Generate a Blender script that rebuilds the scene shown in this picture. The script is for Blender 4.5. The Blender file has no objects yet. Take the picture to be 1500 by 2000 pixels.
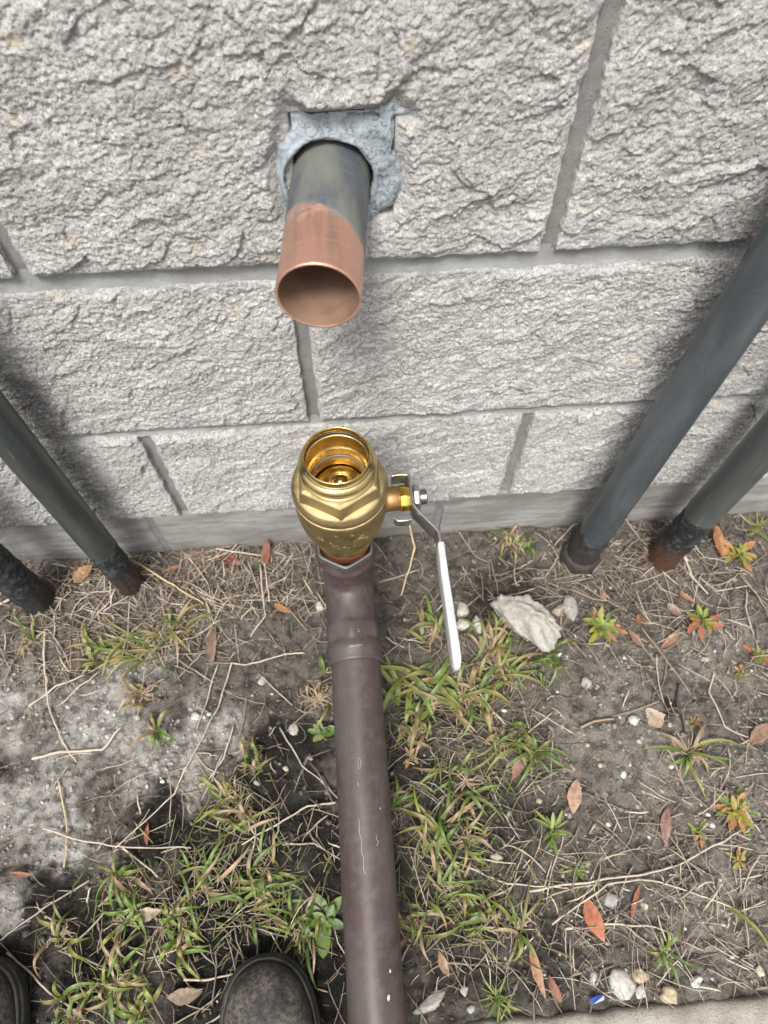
import bpy, bmesh, math, random
import numpy as np
from mathutils import Vector, Matrix

random.seed(7)
RNG = np.random.default_rng(11)
S = bpy.context.scene
COL = S.collection
R = math.radians

# ------------------------------------------------------------------ camera, sky, sun, exposure
cam_d = bpy.data.cameras.new('camera')
cam = bpy.data.objects.new('camera', cam_d)
COL.objects.link(cam)
rt = Vector((0.996972, -0.077531, 0.006033))
dn = Vector((-0.065371, -0.877563, -0.474985))
fw = Vector((0.04212, 0.473152, -0.879973))
M = Matrix.Identity(4)
for i in range(3):
    M[i][0], M[i][1], M[i][2] = rt[i], -dn[i], -fw[i]
M[0][3], M[1][3], M[2][3] = 0.0, -0.435, 0.885
cam.matrix_world = M
cam_d.sensor_fit = 'VERTICAL'
cam_d.sensor_height = 36.0
cam_d.lens = 1354.0 * 36.0 / 2000.0
cam_d.clip_start = 0.02
cam_d.clip_end = 400.0
cam_d.dof.use_dof = True
cam_d.dof.focus_distance = 0.60
cam_d.dof.aperture_fstop = 9.0
S.camera = cam

SUN_EL, SUN_AZ = R(60), R(198)          # azimuth from +Y, clockwise: high, from behind the viewer
world = bpy.data.worlds.new('World')
S.world = world
world.use_nodes = True
wn, wl = world.node_tree.nodes, world.node_tree.links
bg = wn['Background']
sky = wn.new('ShaderNodeTexSky')
sky.sky_type = 'NISHITA'
sky.sun_disc = False
sky.sun_elevation = SUN_EL
sky.sun_rotation = SUN_AZ
sky.air_density = 1.0
sky.dust_density = 6.0
sky.ozone_density = 1.0
hs = wn.new('ShaderNodeHueSaturation')
hs.inputs['Saturation'].default_value = 0.22
wl.new(sky.outputs[0], hs.inputs['Color'])
wl.new(hs.outputs[0], bg.inputs['Color'])
bg.inputs['Strength'].default_value = 0.09
sun_d = bpy.data.lights.new('sun', 'SUN')
sun_d.energy = 1.5
sun_d.angle = R(14)
sun_d.color = (1.0, 0.96, 0.90)
sun = bpy.data.objects.new('sun', sun_d)
sd = Vector((math.sin(SUN_AZ) * math.cos(SUN_EL), math.cos(SUN_AZ) * math.cos(SUN_EL), math.sin(SUN_EL)))
sun.rotation_euler = sd.to_track_quat('Z', 'Y').to_euler()
sun.location = (0, -2, 4)
COL.objects.link(sun)
S.view_settings.view_transform = 'Standard'
S.view_settings.look = 'None'
S.view_settings.gamma = 1.0
S.view_settings.use_curve_mapping = False
S.view_settings.exposure = 1.30
S.render.engine = 'CYCLES'

# ------------------------------------------------------------------ helpers: objects
def props(o, label=None, cat=None, group=None, kind=None):
    if label: o['label'] = label
    if cat: o['category'] = cat
    if group: o['group'] = group
    if kind: o['kind'] = kind
    return o

def empty(name, loc, label, cat, group=None):
    o = bpy.data.objects.new(name, None)
    o.empty_display_size = 0.02
    o.location = loc
    COL.objects.link(o)
    return props(o, label, cat, group)

def link(name, me, mat=None, parent=None, smooth=True):
    o = bpy.data.objects.new(name, me)
    COL.objects.link(o)
    if mat is not None and not me.materials:
        me.materials.append(mat)
    if smooth:
        me.polygons.foreach_set('use_smooth', [True] * len(me.polygons))
    if parent is not None:
        o.parent = parent
        o.matrix_parent_inverse = Matrix.Translation(-Vector(parent.location))
    return o

def mesh_np(name, V, Q=None, T=None, col=None):
    """mesh from numpy: V (n,3), Q (m,4) quads, T (k,3) tris, col (n,3) vertex colours"""
    V = np.asarray(V, dtype=np.float32)
    loops, starts, n = [], [], 0
    if Q is not None and len(Q):
        Q = np.asarray(Q, dtype=np.int32); loops.append(Q.ravel())
        starts.append(np.arange(len(Q), dtype=np.int32) * 4); n = len(Q) * 4
    if T is not None and len(T):
        T = np.asarray(T, dtype=np.int32); loops.append(T.ravel())
        starts.append(n + np.arange(len(T), dtype=np.int32) * 3)
    L = np.concatenate(loops); ST = np.concatenate(starts)
    me = bpy.data.meshes.new(name)
    me.vertices.add(len(V)); me.vertices.foreach_set('co', V.ravel())
    me.loops.add(len(L)); me.loops.foreach_set('vertex_index', L)
    me.polygons.add(len(ST)); me.polygons.foreach_set('loop_start', ST)
    if col is not None:
        a = me.color_attributes.new('Col', 'FLOAT_COLOR', 'POINT')
        c = np.ones((len(V), 4), dtype=np.float32); c[:, :3] = col
        a.data.foreach_set('color', c.ravel())
    me.update(calc_edges=True)
    me.validate()
    return me

def grid_faces(nr, nc, wrap=False):
    r = np.arange(nr - 1)[:, None]; k = nc if wrap else nc - 1
    c = np.arange(k)[None, :]
    c2 = (c + 1) % nc
    return np.stack([r * nc + c, r * nc + c2, (r + 1) * nc + c2, (r + 1) * nc + c], -1).reshape(-1, 4)

def sweep(P, rad, segs=40, hexa=None, caps=True, hexrot=0.0):
    """tube along points P with a radius per point; hexa 0..1 per point squeezes the section to a hexagon"""
    P = np.asarray(P, float); n = len(P)
    rad = np.broadcast_to(np.asarray(rad, float), (n,))
    T = np.gradient(P, axis=0)
    ln = np.linalg.norm(T, axis=1, keepdims=True); ln[ln == 0] = 1
    T = T / ln
    for i in range(1, n):
        if np.linalg.norm(T[i]) < 1e-6: T[i] = T[i - 1]
    a = np.array([1.0, 0, 0]) if abs(T[0][0]) < 0.8 else np.array([0, 1.0, 0])
    u = a - T[0] * (a @ T[0]); u /= np.linalg.norm(u)
    th = np.linspace(0, 2 * np.pi, segs, endpoint=False) + hexrot
    V = np.zeros((n, segs, 3))
    hx = 0.955 / np.cos(((th + np.pi / 6) % (np.pi / 3)) - np.pi / 6)
    hx = np.minimum(hx, 1.07)
    for i in range(n):
        u = u - T[i] * (u @ T[i]); u /= np.linalg.norm(u)
        v = np.cross(T[i], u)
        k = 1.0 if hexa is None else (1 - hexa[i]) + hexa[i] * hx
        rr = rad[i] * k * np.ones(segs)
        V[i] = P[i] + (np.cos(th) * rr)[:, None] * u + (np.sin(th) * rr)[:, None] * v
    Q = grid_faces(n, segs, True)
    V = V.reshape(-1, 3); Tt = None
    if caps:
        c0, c1 = len(V), len(V) + 1
        V = np.vstack([V, P[0], P[-1]])
        j = np.arange(segs); j2 = (j + 1) % segs
        Tt = np.vstack([np.stack([np.full(segs, c0), j2, j], 1),
                        np.stack([np.full(segs, c1), (n - 1) * segs + j, (n - 1) * segs + j2], 1)])
    return V, Q, Tt

def tube_obj(name, P, rad, mat, parent=None, segs=40, hexa=None, caps=True, hexrot=0.0, col=None):
    V, Q, T = sweep(P, rad, segs, hexa, caps, hexrot)
    c = None if col is None else np.broadcast_to(np.asarray(col, float), (len(V), 3))
    return link(name, mesh_np(name, V, Q, T, c), mat, parent)

def lathe(prof, segs=64, xf=None):
    """prof: list of (r, z) revolved about z; xf maps (n,3) points"""
    prof = np.asarray(prof, float)
    th = np.linspace(0, 2 * np.pi, segs, endpoint=False)
    V = np.stack([prof[:, 0:1] * np.cos(th), prof[:, 0:1] * np.sin(th), np.repeat(prof[:, 1:2], segs, 1)], -1).reshape(-1, 3)
    if xf is not None: V = xf(V)
    return V, grid_faces(len(prof), segs, True)

def bevel_box(name, c, s, mat, parent=None, bev=0.001, rot=None):
    bm = bmesh.new()
    bmesh.ops.create_cube(bm, size=1.0)
    bmesh.ops.scale(bm, vec=s, verts=bm.verts)
    bmesh.ops.bevel(bm, geom=bm.edges[:], offset=bev, segments=2, affect='EDGES', profile=0.6)
    if rot is not None: bmesh.ops.rotate(bm, cent=(0, 0, 0), matrix=rot, verts=bm.verts)
    bmesh.ops.translate(bm, vec=c, verts=bm.verts)
    me = bpy.data.meshes.new(name); bm.to_mesh(me); bm.free()
    return link(name, me, mat, parent, smooth=False)

# ------------------------------------------------------------------ helpers: noise
_perm = np.random.default_rng(3).permutation(256)
_perm = np.concatenate([_perm, _perm, _perm])
_ang = np.random.default_rng(4).random(256) * 2 * np.pi
_gx, _gy = np.cos(_ang), np.sin(_ang)
_h = [np.random.default_rng(50 + i).random(256) * 2 - 1 for i in range(5)]

def _hash(ix, iy, seed):
    return _perm[(_perm[(ix + seed * 17) & 255] + iy + seed * 31) & 255]

def perlin(x, y, seed=0):
    ix = np.floor(x).astype(int); iy = np.floor(y).astype(int)
    fx, fy = x - ix, y - iy
    u = fx * fx * fx * (fx * (fx * 6 - 15) + 10); v = fy * fy * fy * (fy * (fy * 6 - 15) + 10)
    def gd(dx, dy):
        h = _hash(ix + dx, iy + dy, seed)
        return _gx[h] * (fx - dx) + _gy[h] * (fy - dy)
    a = gd(0, 0) * (1 - u) + gd(1, 0) * u
    b = gd(0, 1) * (1 - u) + gd(1, 1) * u
    return (a * (1 - v) + b * v) * 1.4

def fbm(x, y, seed=0, oct=4, gain=0.5):
    s, a = 0, 1.0
    for o in range(oct):
        s = s + a * perlin(x, y, seed + o); x = x * 2.03 + 5.1; y = y * 2.03 + 1.7; a *= gain
    return s

def facet(x, y, scale, tilt, step, seed):
    """broken-rock facets: every cell of a jittered lattice is a tilted plane"""
    X, Y = x / scale, y / scale
    ix = np.floor(X).astype(int); iy = np.floor(Y).astype(int)
    best = np.full(X.shape, 1e9); out = np.zeros(X.shape)
    for dx in (-1, 0, 1):
        for dy in (-1, 0, 1):
            h = _hash(ix + dx, iy + dy, seed)
            cx = ix + dx + 0.5 + 0.45 * _h[0][h]; cy = iy + dy + 0.5 + 0.45 * _h[1][h]
            d = (X - cx) ** 2 + (Y - cy) ** 2
            val = scale * tilt * (_h[2][h] * (X - cx) + _h[3][h] * (Y - cy)) + step * _h[4][h]
            m = d < best
            best = np.where(m, d, best); out = np.where(m, val, out)
    return out

def sstep(a, b, x):
    t = np.clip((x - a) / (b - a), 0, 1)
    return t * t * (3 - 2 * t)

# ------------------------------------------------------------------ helpers: materials
class NT:
    def __init__(self, name):
        self.m = bpy.data.materials.new(name)
        self.m.use_nodes = True
        self.n, self.l = self.m.node_tree.nodes, self.m.node_tree.links
        self.b = self.n['Principled BSDF']
        self.geo = self.n.new('ShaderNodeNewGeometry')
        self.pos = self.geo.outputs['Position']
    def set(self, name, v):
        if hasattr(v, 'is_output'): self.l.new(v, self.b.inputs[name])
        elif isinstance(v, tuple) and len(v) == 3: self.b.inputs[name].default_value = (*v, 1)
        else: self.b.inputs[name].default_value = v
        return self
    def put(self, sock, v):
        if hasattr(v, 'is_output'): self.l.new(v, sock)
        elif isinstance(v, tuple) and len(v) == 3 and len(sock.default_value) == 4: sock.default_value = (*v, 1)
        else: sock.default_value = v
    def scaled(self, sx, sy, sz):
        n = self.n.new('ShaderNodeVectorMath'); n.operation = 'MULTIPLY'
        self.l.new(self.pos, n.inputs[0]); n.inputs[1].default_value = (sx, sy, sz)
        return n.outputs[0]
    def noise(self, scale, detail=4, rough=0.55, vec=None, dist=0.0):
        n = self.n.new('ShaderNodeTexNoise')
        self.l.new(vec if vec is not None else self.pos, n.inputs['Vector'])
        n.inputs['Scale'].default_value = scale; n.inputs['Detail'].default_value = detail
        n.inputs['Roughness'].default_value = rough; n.inputs['Distortion'].default_value = dist
        return n.outputs['Fac']
    def voro(self, scale, out='Color', vec=None):
        n = self.n.new('ShaderNodeTexVoronoi')
        self.l.new(vec if vec is not None else self.pos, n.inputs['Vector'])
        n.inputs['Scale'].default_value = scale
        return n.outputs[out]
    def ramp(self, fac, a, b, smooth=True):
        n = self.n.new('ShaderNodeMapRange'); n.interpolation_type = 'SMOOTHSTEP' if smooth else 'LINEAR'
        self.l.new(fac, n.inputs['Value'])
        n.inputs['From Min'].default_value = a; n.inputs['From Max'].default_value = b
        return n.outputs['Result']
    def math(self, op, a, b=0.0):
        n = self.n.new('ShaderNodeMath'); n.operation = op
        self.put(n.inputs[0], a); self.put(n.inputs[1], b)
        return n.outputs[0]
    def mix(self, fac, a, b, mode='MIX'):
        n = self.n.new('ShaderNodeMix'); n.data_type = 'RGBA'; n.blend_type = mode
        self.put(n.inputs[0], fac); self.put(n.inputs[6], a); self.put(n.inputs[7], b)
        return n.outputs[2]
    def xyz(self):
        n = self.n.new('ShaderNodeSeparateXYZ'); self.l.new(self.pos, n.inputs[0])
        return n.outputs
    def attr(self, name='Col'):
        n = self.n.new('ShaderNodeAttribute'); n.attribute_name = name
        return n.outputs['Color']
    def bump(self, h, dist, strength=1.0, prev=None):
        n = self.n.new('ShaderNodeBump')
        n.inputs['Distance'].default_value = dist; n.inputs['Strength'].default_value = strength
        self.l.new(h, n.inputs['Height'])
        if prev is not None: self.l.new(prev, n.inputs['Normal'])
        return n.outputs[0]

def pipe_bands(t, base):
    """dark speckled bands on the wall behind the upright pipes"""
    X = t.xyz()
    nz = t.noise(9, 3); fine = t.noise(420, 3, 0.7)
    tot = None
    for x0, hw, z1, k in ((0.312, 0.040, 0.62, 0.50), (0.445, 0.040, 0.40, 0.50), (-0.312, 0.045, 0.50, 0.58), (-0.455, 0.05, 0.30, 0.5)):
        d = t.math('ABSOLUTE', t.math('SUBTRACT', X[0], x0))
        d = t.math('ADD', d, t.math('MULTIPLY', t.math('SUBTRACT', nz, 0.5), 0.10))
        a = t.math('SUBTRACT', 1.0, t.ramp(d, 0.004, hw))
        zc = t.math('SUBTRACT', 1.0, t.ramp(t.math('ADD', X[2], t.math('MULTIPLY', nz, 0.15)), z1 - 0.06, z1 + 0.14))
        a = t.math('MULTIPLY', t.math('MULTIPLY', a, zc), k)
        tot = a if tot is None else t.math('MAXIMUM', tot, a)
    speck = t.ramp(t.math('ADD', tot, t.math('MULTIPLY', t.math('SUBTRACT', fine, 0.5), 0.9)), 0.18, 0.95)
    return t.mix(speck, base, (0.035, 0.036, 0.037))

def m_block():
    t = NT('split_face_concrete')
    big = t.noise(16, 4, 0.6); mid = t.noise(95, 5, 0.65); fine = t.noise(520, 4, 0.7); grit = t.noise(1100, 3, 0.7)
    c = t.mix(t.ramp(big, 0.35, 0.68), (0.56, 0.55, 0.533), (0.69, 0.682, 0.667))
    c = t.mix(t.math('MULTIPLY', t.ramp(mid, 0.50, 0.70), 0.6), c, (0.37, 0.362, 0.352))
    c = t.mix(t.math('MULTIPLY', t.ramp(fine, 0.50, 0.63), 0.8), c, (0.205, 0.20, 0.192))
    c = t.mix(t.math('MULTIPLY', t.ramp(grit, 0.57, 0.66), 0.6), c, (0.78, 0.77, 0.75))
    vc = t.voro(58, 'Color'); vd = t.voro(58, 'Distance')
    sp = t.n.new('ShaderNodeSeparateColor'); t.l.new(vc, sp.inputs[0])
    rare = t.math('MULTIPLY', t.ramp(sp.outputs[0], 0.90, 0.93), t.math('SUBTRACT', 1.0, t.ramp(t.math('ADD', vd, t.math('MULTIPLY', mid, 0.5)), 0.50, 0.66)))
    tan = t.mix(sp.outputs[1], (0.60, 0.50, 0.37), (0.66, 0.62, 0.55))
    c = t.mix(t.math('MULTIPLY', rare, 0.85), c, tan)
    vg = t.voro(330, 'Distance'); vgc = t.n.new('ShaderNodeSeparateColor'); t.l.new(t.voro(330, 'Color'), vgc.inputs[0])
    c = t.mix(t.math('MULTIPLY', t.ramp(vgc.outputs[1], 0.55, 1.0), 0.45), c, (0.80, 0.79, 0.77))
    c = t.mix(t.math('MULTIPLY', t.ramp(vgc.outputs[2], 0.72, 1.0), 0.45), c, (0.30, 0.295, 0.285))
    oi = t.n.new('ShaderNodeObjectInfo')
    c = t.mix(t.math('MULTIPLY', oi.outputs['Random'], 0.14), c, (0.36, 0.35, 0.335))
    stain = t.noise(6, 4, 0.6, t.scaled(1, 1, 0.6))
    c = t.mix(t.math('MULTIPLY', t.ramp(stain, 0.52, 0.72), 0.25), c, (0.34, 0.325, 0.30))
    c = pipe_bands(t, c)
    t.set('Base Color', c).set('Roughness', 0.92).set('Specular IOR Level', 0.25)
    b = t.bump(fine, 0.0034, 1.0)
    b = t.bump(mid, 0.0025, 0.5, b)
    b = t.bump(vg, -0.0016, 0.9, b)
    b = t.bump(grit, 0.0013, 1.0, b)
    t.set('Normal', b)
    return t.m

def m_mortar(name, base, dark):
    t = NT(name)
    big = t.noise(30, 4); fine = t.noise(700, 4, 0.7); st = t.noise(60, 4, 0.6, t.scaled(0.25, 1, 1))
    c = t.mix(t.ramp(big, 0.35, 0.65), base, dark)
    c = t.mix(t.math('MULTIPLY', t.ramp(st, 0.5, 0.7), 0.4), c, (base[0] * 1.35, base[1] * 1.36, base[2] * 1.38))
    c = t.mix(t.math('MULTIPLY', t.ramp(fine, 0.58, 0.68), 0.6), c, (0.10, 0.10, 0.095))
    c = pipe_bands(t, c)
    t.set('Base Color', c).set('Roughness', 0.9).set('Specular IOR Level', 0.25)
    g2 = t.noise(1300, 3, 0.7)
    b = t.bump(fine, 0.0018, 0.9); b = t.bump(big, 0.006, 0.6, b); b = t.bump(g2, 0.0008, 0.8, b)
    t.set('Normal', b)
    return t.m

def m_smooth_block():
    t = NT('smooth_concrete')
    big = t.noise(14, 5, 0.6, t.scaled(0.5, 1, 1.2)); st = t.noise(90, 4, 0.65, t.scaled(0.15, 1, 1)); fine = t.noise(600, 4, 0.7)
    c = t.mix(t.ramp(big, 0.3, 0.7), (0.20, 0.195, 0.183), (0.36, 0.355, 0.345))
    c = t.mix(t.math('MULTIPLY', t.ramp(st, 0.42, 0.66), 0.6), c, (0.14, 0.135, 0.125))
    c = t.mix(t.math('MULTIPLY', t.ramp(fine, 0.57, 0.68), 0.45), c, (0.16, 0.155, 0.15))
    X = t.xyz()
    low = t.math('SUBTRACT', 1.0, t.ramp(t.math('ADD', X[2], t.math('MULTIPLY', big, 0.05)), 0.02, 0.06))
    c = t.mix(t.math('MULTIPLY', low, 0.55), c, (0.17, 0.145, 0.115))
    c = pipe_bands(t, c)
    t.set('Base Color', c).set('Roughness', 0.85).set('Specular IOR Level', 0.3)
    b = t.bump(fine, 0.0010, 0.9); b = t.bump(st, 0.0016, 0.7, b)
    t.set('Normal', b)
    return t.m

def m_soil():
    t = NT('soil')
    c = t.attr()
    n1 = t.noise(70, 6, 0.7); n2 = t.noise(420, 5, 0.75); n3 = t.noise(1400, 2)
    c = t.mix(t.ramp(n1, 0.42, 0.64), c, t.mix(0.62, c, (0.0, 0.0, 0.0)))
    c = t.mix(t.math('MULTIPLY', t.ramp(n2, 0.50, 0.64), 0.7), c, t.mix(0.65, c, (0.025, 0.022, 0.02)))
    c = t.mix(t.math('MULTIPLY', t.ramp(n3, 0.60, 0.68), 0.45), c, t.mix(0.6, c, (0.55, 0.52, 0.47)))
    t.set('Base Color', c).set('Roughness', 0.95).set('Specular IOR Level', 0.2)
    b = t.bump(n2, 0.006, 1.0); b = t.bump(n1, 0.012, 0.7, b); b = t.bump(n3, 0.0018, 0.9, b)
    t.set('Normal', b)
    return t.m

def m_col(name, rough=0.6, trans=0.0, var=0.35, spec=0.35, scale=300):
    """things whose colour comes with the vertices, plus grain"""
    t = NT(name)
    c = t.attr()
    n = t.noise(scale, 4, 0.6); n2 = t.noise(60, 3)
    c = t.mix(t.math('MULTIPLY', t.ramp(n, 0.45, 0.7), var), c, t.mix(0.6, c, (0.02, 0.015, 0.01)))
    c = t.mix(t.math('MULTIPLY', t.ramp(n2, 0.5, 0.75), 0.3), c, t.mix(0.4, c, (0.8, 0.7, 0.5)))
    t.set('Base Color', c).set('Roughness', rough).set('Specular IOR Level', spec)
    t.set('Normal', t.bump(n, 0.0006, 0.6))
    if trans > 0:
        tr = t.n.new('ShaderNodeBsdfTranslucent'); t.l.new(c, tr.inputs['Color'])
        mx = t.n.new('ShaderNodeMixShader'); mx.inputs[0].default_value = trans
        out = t.n['Material Output']
        t.l.new(t.b.outputs[0], mx.inputs[1]); t.l.new(tr.outputs[0], mx.inputs[2]); t.l.new(mx.outputs[0], out.inputs[0])
    return t.m

def m_metal(name, base, rough, dark=None, bumpd=0.0, bscale=900, metal=1.0, lines=None):
    t = NT(name)
    n = t.noise(45, 5, 0.65); f = t.noise(bscale, 4, 0.65)
    c = base
    if dark is not None:
        c = t.mix(t.ramp(n, 0.42, 0.72), base, dark)
        c = t.mix(t.math('MULTIPLY', t.ramp(f, 0.58, 0.7), 0.35), c, dark)
    t.set('Base Color', c).set('Metallic', metal)
    if lines is not None:
        ln = t.noise(1.0, 3, 0.7, t.scaled(*lines))
        r = t.math('ADD', rough - 0.10, t.math('MULTIPLY', ln, 0.20))
        t.set('Roughness', r)
        b = t.bump(ln, 0.00025, 0.6)
        if bumpd: b = t.bump(f, bumpd, 0.8, b)
        t.set('Normal', b)
    else:
        t.set('Roughness', t.math('ADD', rough - 0.06, t.math('MULTIPLY', n, 0.12)))
        if bumpd: t.set('Normal', t.bump(f, bumpd, 0.9))
    return t.m

def m_upright(name, paint, low, z0, lowcol2, rag=0.06, flip=False):
    """old upright pipe: paint above, tar and rust towards the soil with a ragged edge"""
    t = NT(name)
    X = t.xyz()
    n = t.noise(30, 5, 0.6); n2 = t.noise(110, 5, 0.7); st = t.noise(40, 4, 0.6, t.scaled(1, 1, 0.18)); dust = t.noise(800, 3, 0.7)
    c = t.mix(t.math('MULTIPLY', t.ramp(st, 0.42, 0.7), 0.7), paint, (paint[0] * 1.9, paint[1] * 1.8, paint[2] * 1.75))
    c = t.mix(t.math('MULTIPLY', t.ramp(dust, 0.63, 0.70), 0.55), c, (0.26, 0.265, 0.265))
    sc_ = t.noise(1.0, 4, 0.7, t.scaled(260, 260, 22))
    c = t.mix(t.math('MULTIPLY', t.ramp(sc_, 0.60, 0.72), 0.45), c, (0.17, 0.18, 0.185))
    zz = t.math('ADD', X[2], t.math('MULTIPLY', t.math('SUBTRACT', n, 0.5), rag * 3))
    f = t.math('SUBTRACT', 1.0, t.ramp(zz, z0 - 0.006, z0 + 0.006))
    lc = t.mix(t.ramp(n2, 0.48, 0.62), low, (0.055, 0.062, 0.070))
    zz2 = t.math('ADD', X[2], t.math('MULTIPLY', t.math('SUBTRACT', n2, 0.5), rag * 2.0))
    f2 = t.math('SUBTRACT', 1.0, t.ramp(zz2, 0.035, 0.085))
    lc = t.mix(f2, lc, lowcol2)
    c = t.mix(f, c, lc)
    t.set('Base Color', c).set('Roughness', t.math('ADD', 0.34, t.math('MULTIPLY', f, 0.3)))
    b = t.bump(n2, 0.003, t.math('MULTIPLY', f, 1.0)) if False else t.bump(t.math('MULTIPLY', n2, f), 0.004, 0.8)
    b = t.bump(dust, 0.0003, 0.4, b)
    t.set('Normal', b)
    return t.m

MAT = {}
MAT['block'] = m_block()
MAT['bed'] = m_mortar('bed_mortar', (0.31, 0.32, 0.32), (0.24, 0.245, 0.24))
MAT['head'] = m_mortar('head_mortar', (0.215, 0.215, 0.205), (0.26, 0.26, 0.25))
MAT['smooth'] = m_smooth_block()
MAT['soil'] = m_soil()
MAT['leaf'] = m_col('dry_leaf', 0.6, 0.1, 0.75, 0.35, 180)
MAT['grass'] = m_col('grass_blade', 0.45, 0.22, 0.25, 0.45)
MAT['straw'] = m_col('dry_straw', 0.75, 0.0, 0.4)
MAT['stone'] = m_col('pale_stone', 0.92, 0.0, 0.5, 0.2, 260)
MAT['cast'] = m_metal('cast_brass', (0.50, 0.395, 0.205), 0.36, (0.27, 0.195, 0.09), 0.0009, 1000)
MAT['brass'] = m_metal('machined_brass', (0.72, 0.57, 0.26), 0.17, (0.50, 0.37, 0.15), 0.0, 900, 1.0, (40, 40, 3500))
MAT['gland'] = m_metal('polished_brass', (0.85, 0.62, 0.12), 0.18)
MAT['bronze'] = m_metal('bronze_stem', (0.48, 0.29, 0.14), 0.42, (0.36, 0.20, 0.10), 0.0005, 900)
MAT['zinc'] = m_metal('zinc_plate', (0.58, 0.59, 0.60), 0.30, (0.46, 0.47, 0.48), 0.0001, 700)
MAT['bolt'] = m_metal('dark_steel', (0.30, 0.27, 0.26), 0.35)
MAT['rubber'] = NT('black_rubber').set('Base Color', (0.012, 0.012, 0.013)).set('Roughness', 0.45).m
MAT['seat'] = NT('grey_seat').set('Base Color', (0.13, 0.12, 0.12)).set('Roughness', 0.35).m

def m_copper():
    t = NT('sanded_copper')
    n = t.noise(28, 4, 0.6, t.scaled(1, 0.5, 1)); f = t.noise(700, 3)
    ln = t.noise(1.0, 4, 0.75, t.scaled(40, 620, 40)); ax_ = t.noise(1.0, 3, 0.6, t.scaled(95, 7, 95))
    n = t.math('ADD', t.math('MULTIPLY', n, 0.45), t.math('MULTIPLY', ax_, 0.55))  # lengthwise streaks paint reflections into the colour, blended with blotchy tarnish
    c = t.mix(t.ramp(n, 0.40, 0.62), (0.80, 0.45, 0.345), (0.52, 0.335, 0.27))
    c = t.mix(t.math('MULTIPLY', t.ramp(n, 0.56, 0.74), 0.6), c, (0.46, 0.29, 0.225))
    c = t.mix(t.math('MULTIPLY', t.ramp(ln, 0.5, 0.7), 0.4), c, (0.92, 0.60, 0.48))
    X = t.xyz()
    near = t.ramp(t.math('ADD', X[1], t.math('MULTIPLY', t.math('SUBTRACT', ln, 0.5), 0.03)), -0.078, -0.050)
    left = t.math('MULTIPLY', near, t.ramp(t.noise(110, 4, 0.7), 0.44, 0.60))
    c = t.mix(t.math('MULTIPLY', left, 0.8), c, (0.17, 0.155, 0.135))
    t.set('Base Color', c).set('Metallic', t.math('SUBTRACT', 0.88, t.math('MULTIPLY', left, 0.6)))
    t.set('Roughness', t.math('ADD', 0.22, t.math('MULTIPLY', ln, 0.22)))
    t.set('Normal', t.bump(ln, 0.0004, 0.8))
    return t.m

def m_bore():
    t = NT('copper_bore')
    n = t.noise(40, 4); f = t.noise(500, 3)
    c = t.mix(t.ramp(n, 0.35, 0.7), (0.31, 0.20, 0.14), (0.22, 0.14, 0.10))
    c = t.mix(t.math('MULTIPLY', t.ramp(f, 0.6, 0.7), 0.3), c, (0.25, 0.15, 0.10))
    t.set('Base Color', c).set('Metallic', 0.35).set('Roughness', 0.5)
    t.set('Normal', t.bump(f, 0.0002, 0.5))
    return t.m

def m_greypaint():
    t = NT('scuffed_grey_paint')
    n = t.noise(34, 4, 0.6, t.scaled(1, 0.35, 1)); ln = t.noise(1.0, 4, 0.8, t.scaled(50, 1300, 50)); f = t.noise(600, 4, 0.7)
    ln2 = t.noise(1.0, 3, 0.7, t.scaled(1100, 60, 1100))
    c = t.mix(t.ramp(n, 0.42, 0.6), (0.135, 0.138, 0.122), (0.068, 0.076, 0.088))
    c = t.mix(t.math('MULTIPLY', t.ramp(ln, 0.52, 0.7), 0.45), c, (0.20, 0.20, 0.18))
    c = t.mix(t.math('MULTIPLY', t.ramp(ln2, 0.58, 0.72), 0.3), c, (0.24, 0.235, 0.21))
    t.set('Base Color', c).set('Roughness', 0.5)
    b = t.bump(ln, 0.0006, 0.7); b = t.bump(ln2, 0.0004, 0.5, b)
    t.set('Normal', b)
    return t.m

def m_sealant():
    t = NT('grey_sealant')
    X = t.xyz()
    n = t.noise(60, 5, 0.65); f = t.noise(420, 5, 0.75)
    side = t.ramp(t.math('ADD', X[0], t.math('MULTIPLY', t.math('SUBTRACT', n, 0.5), 0.04)), 0.010, 0.030)
    c = t.mix(t.ramp(n, 0.35, 0.65), (0.335, 0.38, 0.415), (0.25, 0.285, 0.31))
    vr = t.n.new('ShaderNodeTexVoronoi'); vr.feature = 'DISTANCE_TO_EDGE'
    vr.inputs['Scale'].default_value = 190
    wv = t.n.new('ShaderNodeVectorMath'); wv.operation = 'ADD'
    nn = t.n.new('ShaderNodeTexNoise'); nn.inputs['Scale'].default_value = 130; t.l.new(t.pos, nn.inputs['Vector'])
    sc = t.n.new('ShaderNodeVectorMath'); sc.operation = 'SCALE'; sc.inputs[3].default_value = 0.012
    t.l.new(nn.outputs['Color'], sc.inputs[0]); t.l.new(t.pos, wv.inputs[0]); t.l.new(sc.outputs[0], wv.inputs[1])
    t.l.new(wv.outputs[0], vr.inputs['Vector'])
    crack = t.math('MULTIPLY', t.math('SUBTRACT', 1.0, t.ramp(vr.outputs[0], 0.0, 0.05)), t.ramp(n, 0.50, 0.66))
    c = t.mix(t.math('MULTIPLY', crack, 0.55), c, (0.07, 0.078, 0.085))
    pit = t.math('MULTIPLY', t.ramp(f, 0.53, 0.60), side)
    c = t.mix(t.math('MULTIPLY', pit, 0.85), c, (0.045, 0.05, 0.055))
    t.set('Base Color', c).set('Roughness', 0.6)
    b = t.bump(f, 0.0016, 0.7); b = t.bump(crack, -0.0012, 0.8, b); b = t.bump(n, 0.004, 0.5, b)
    t.set('Normal', b)
    return t.m

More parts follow.
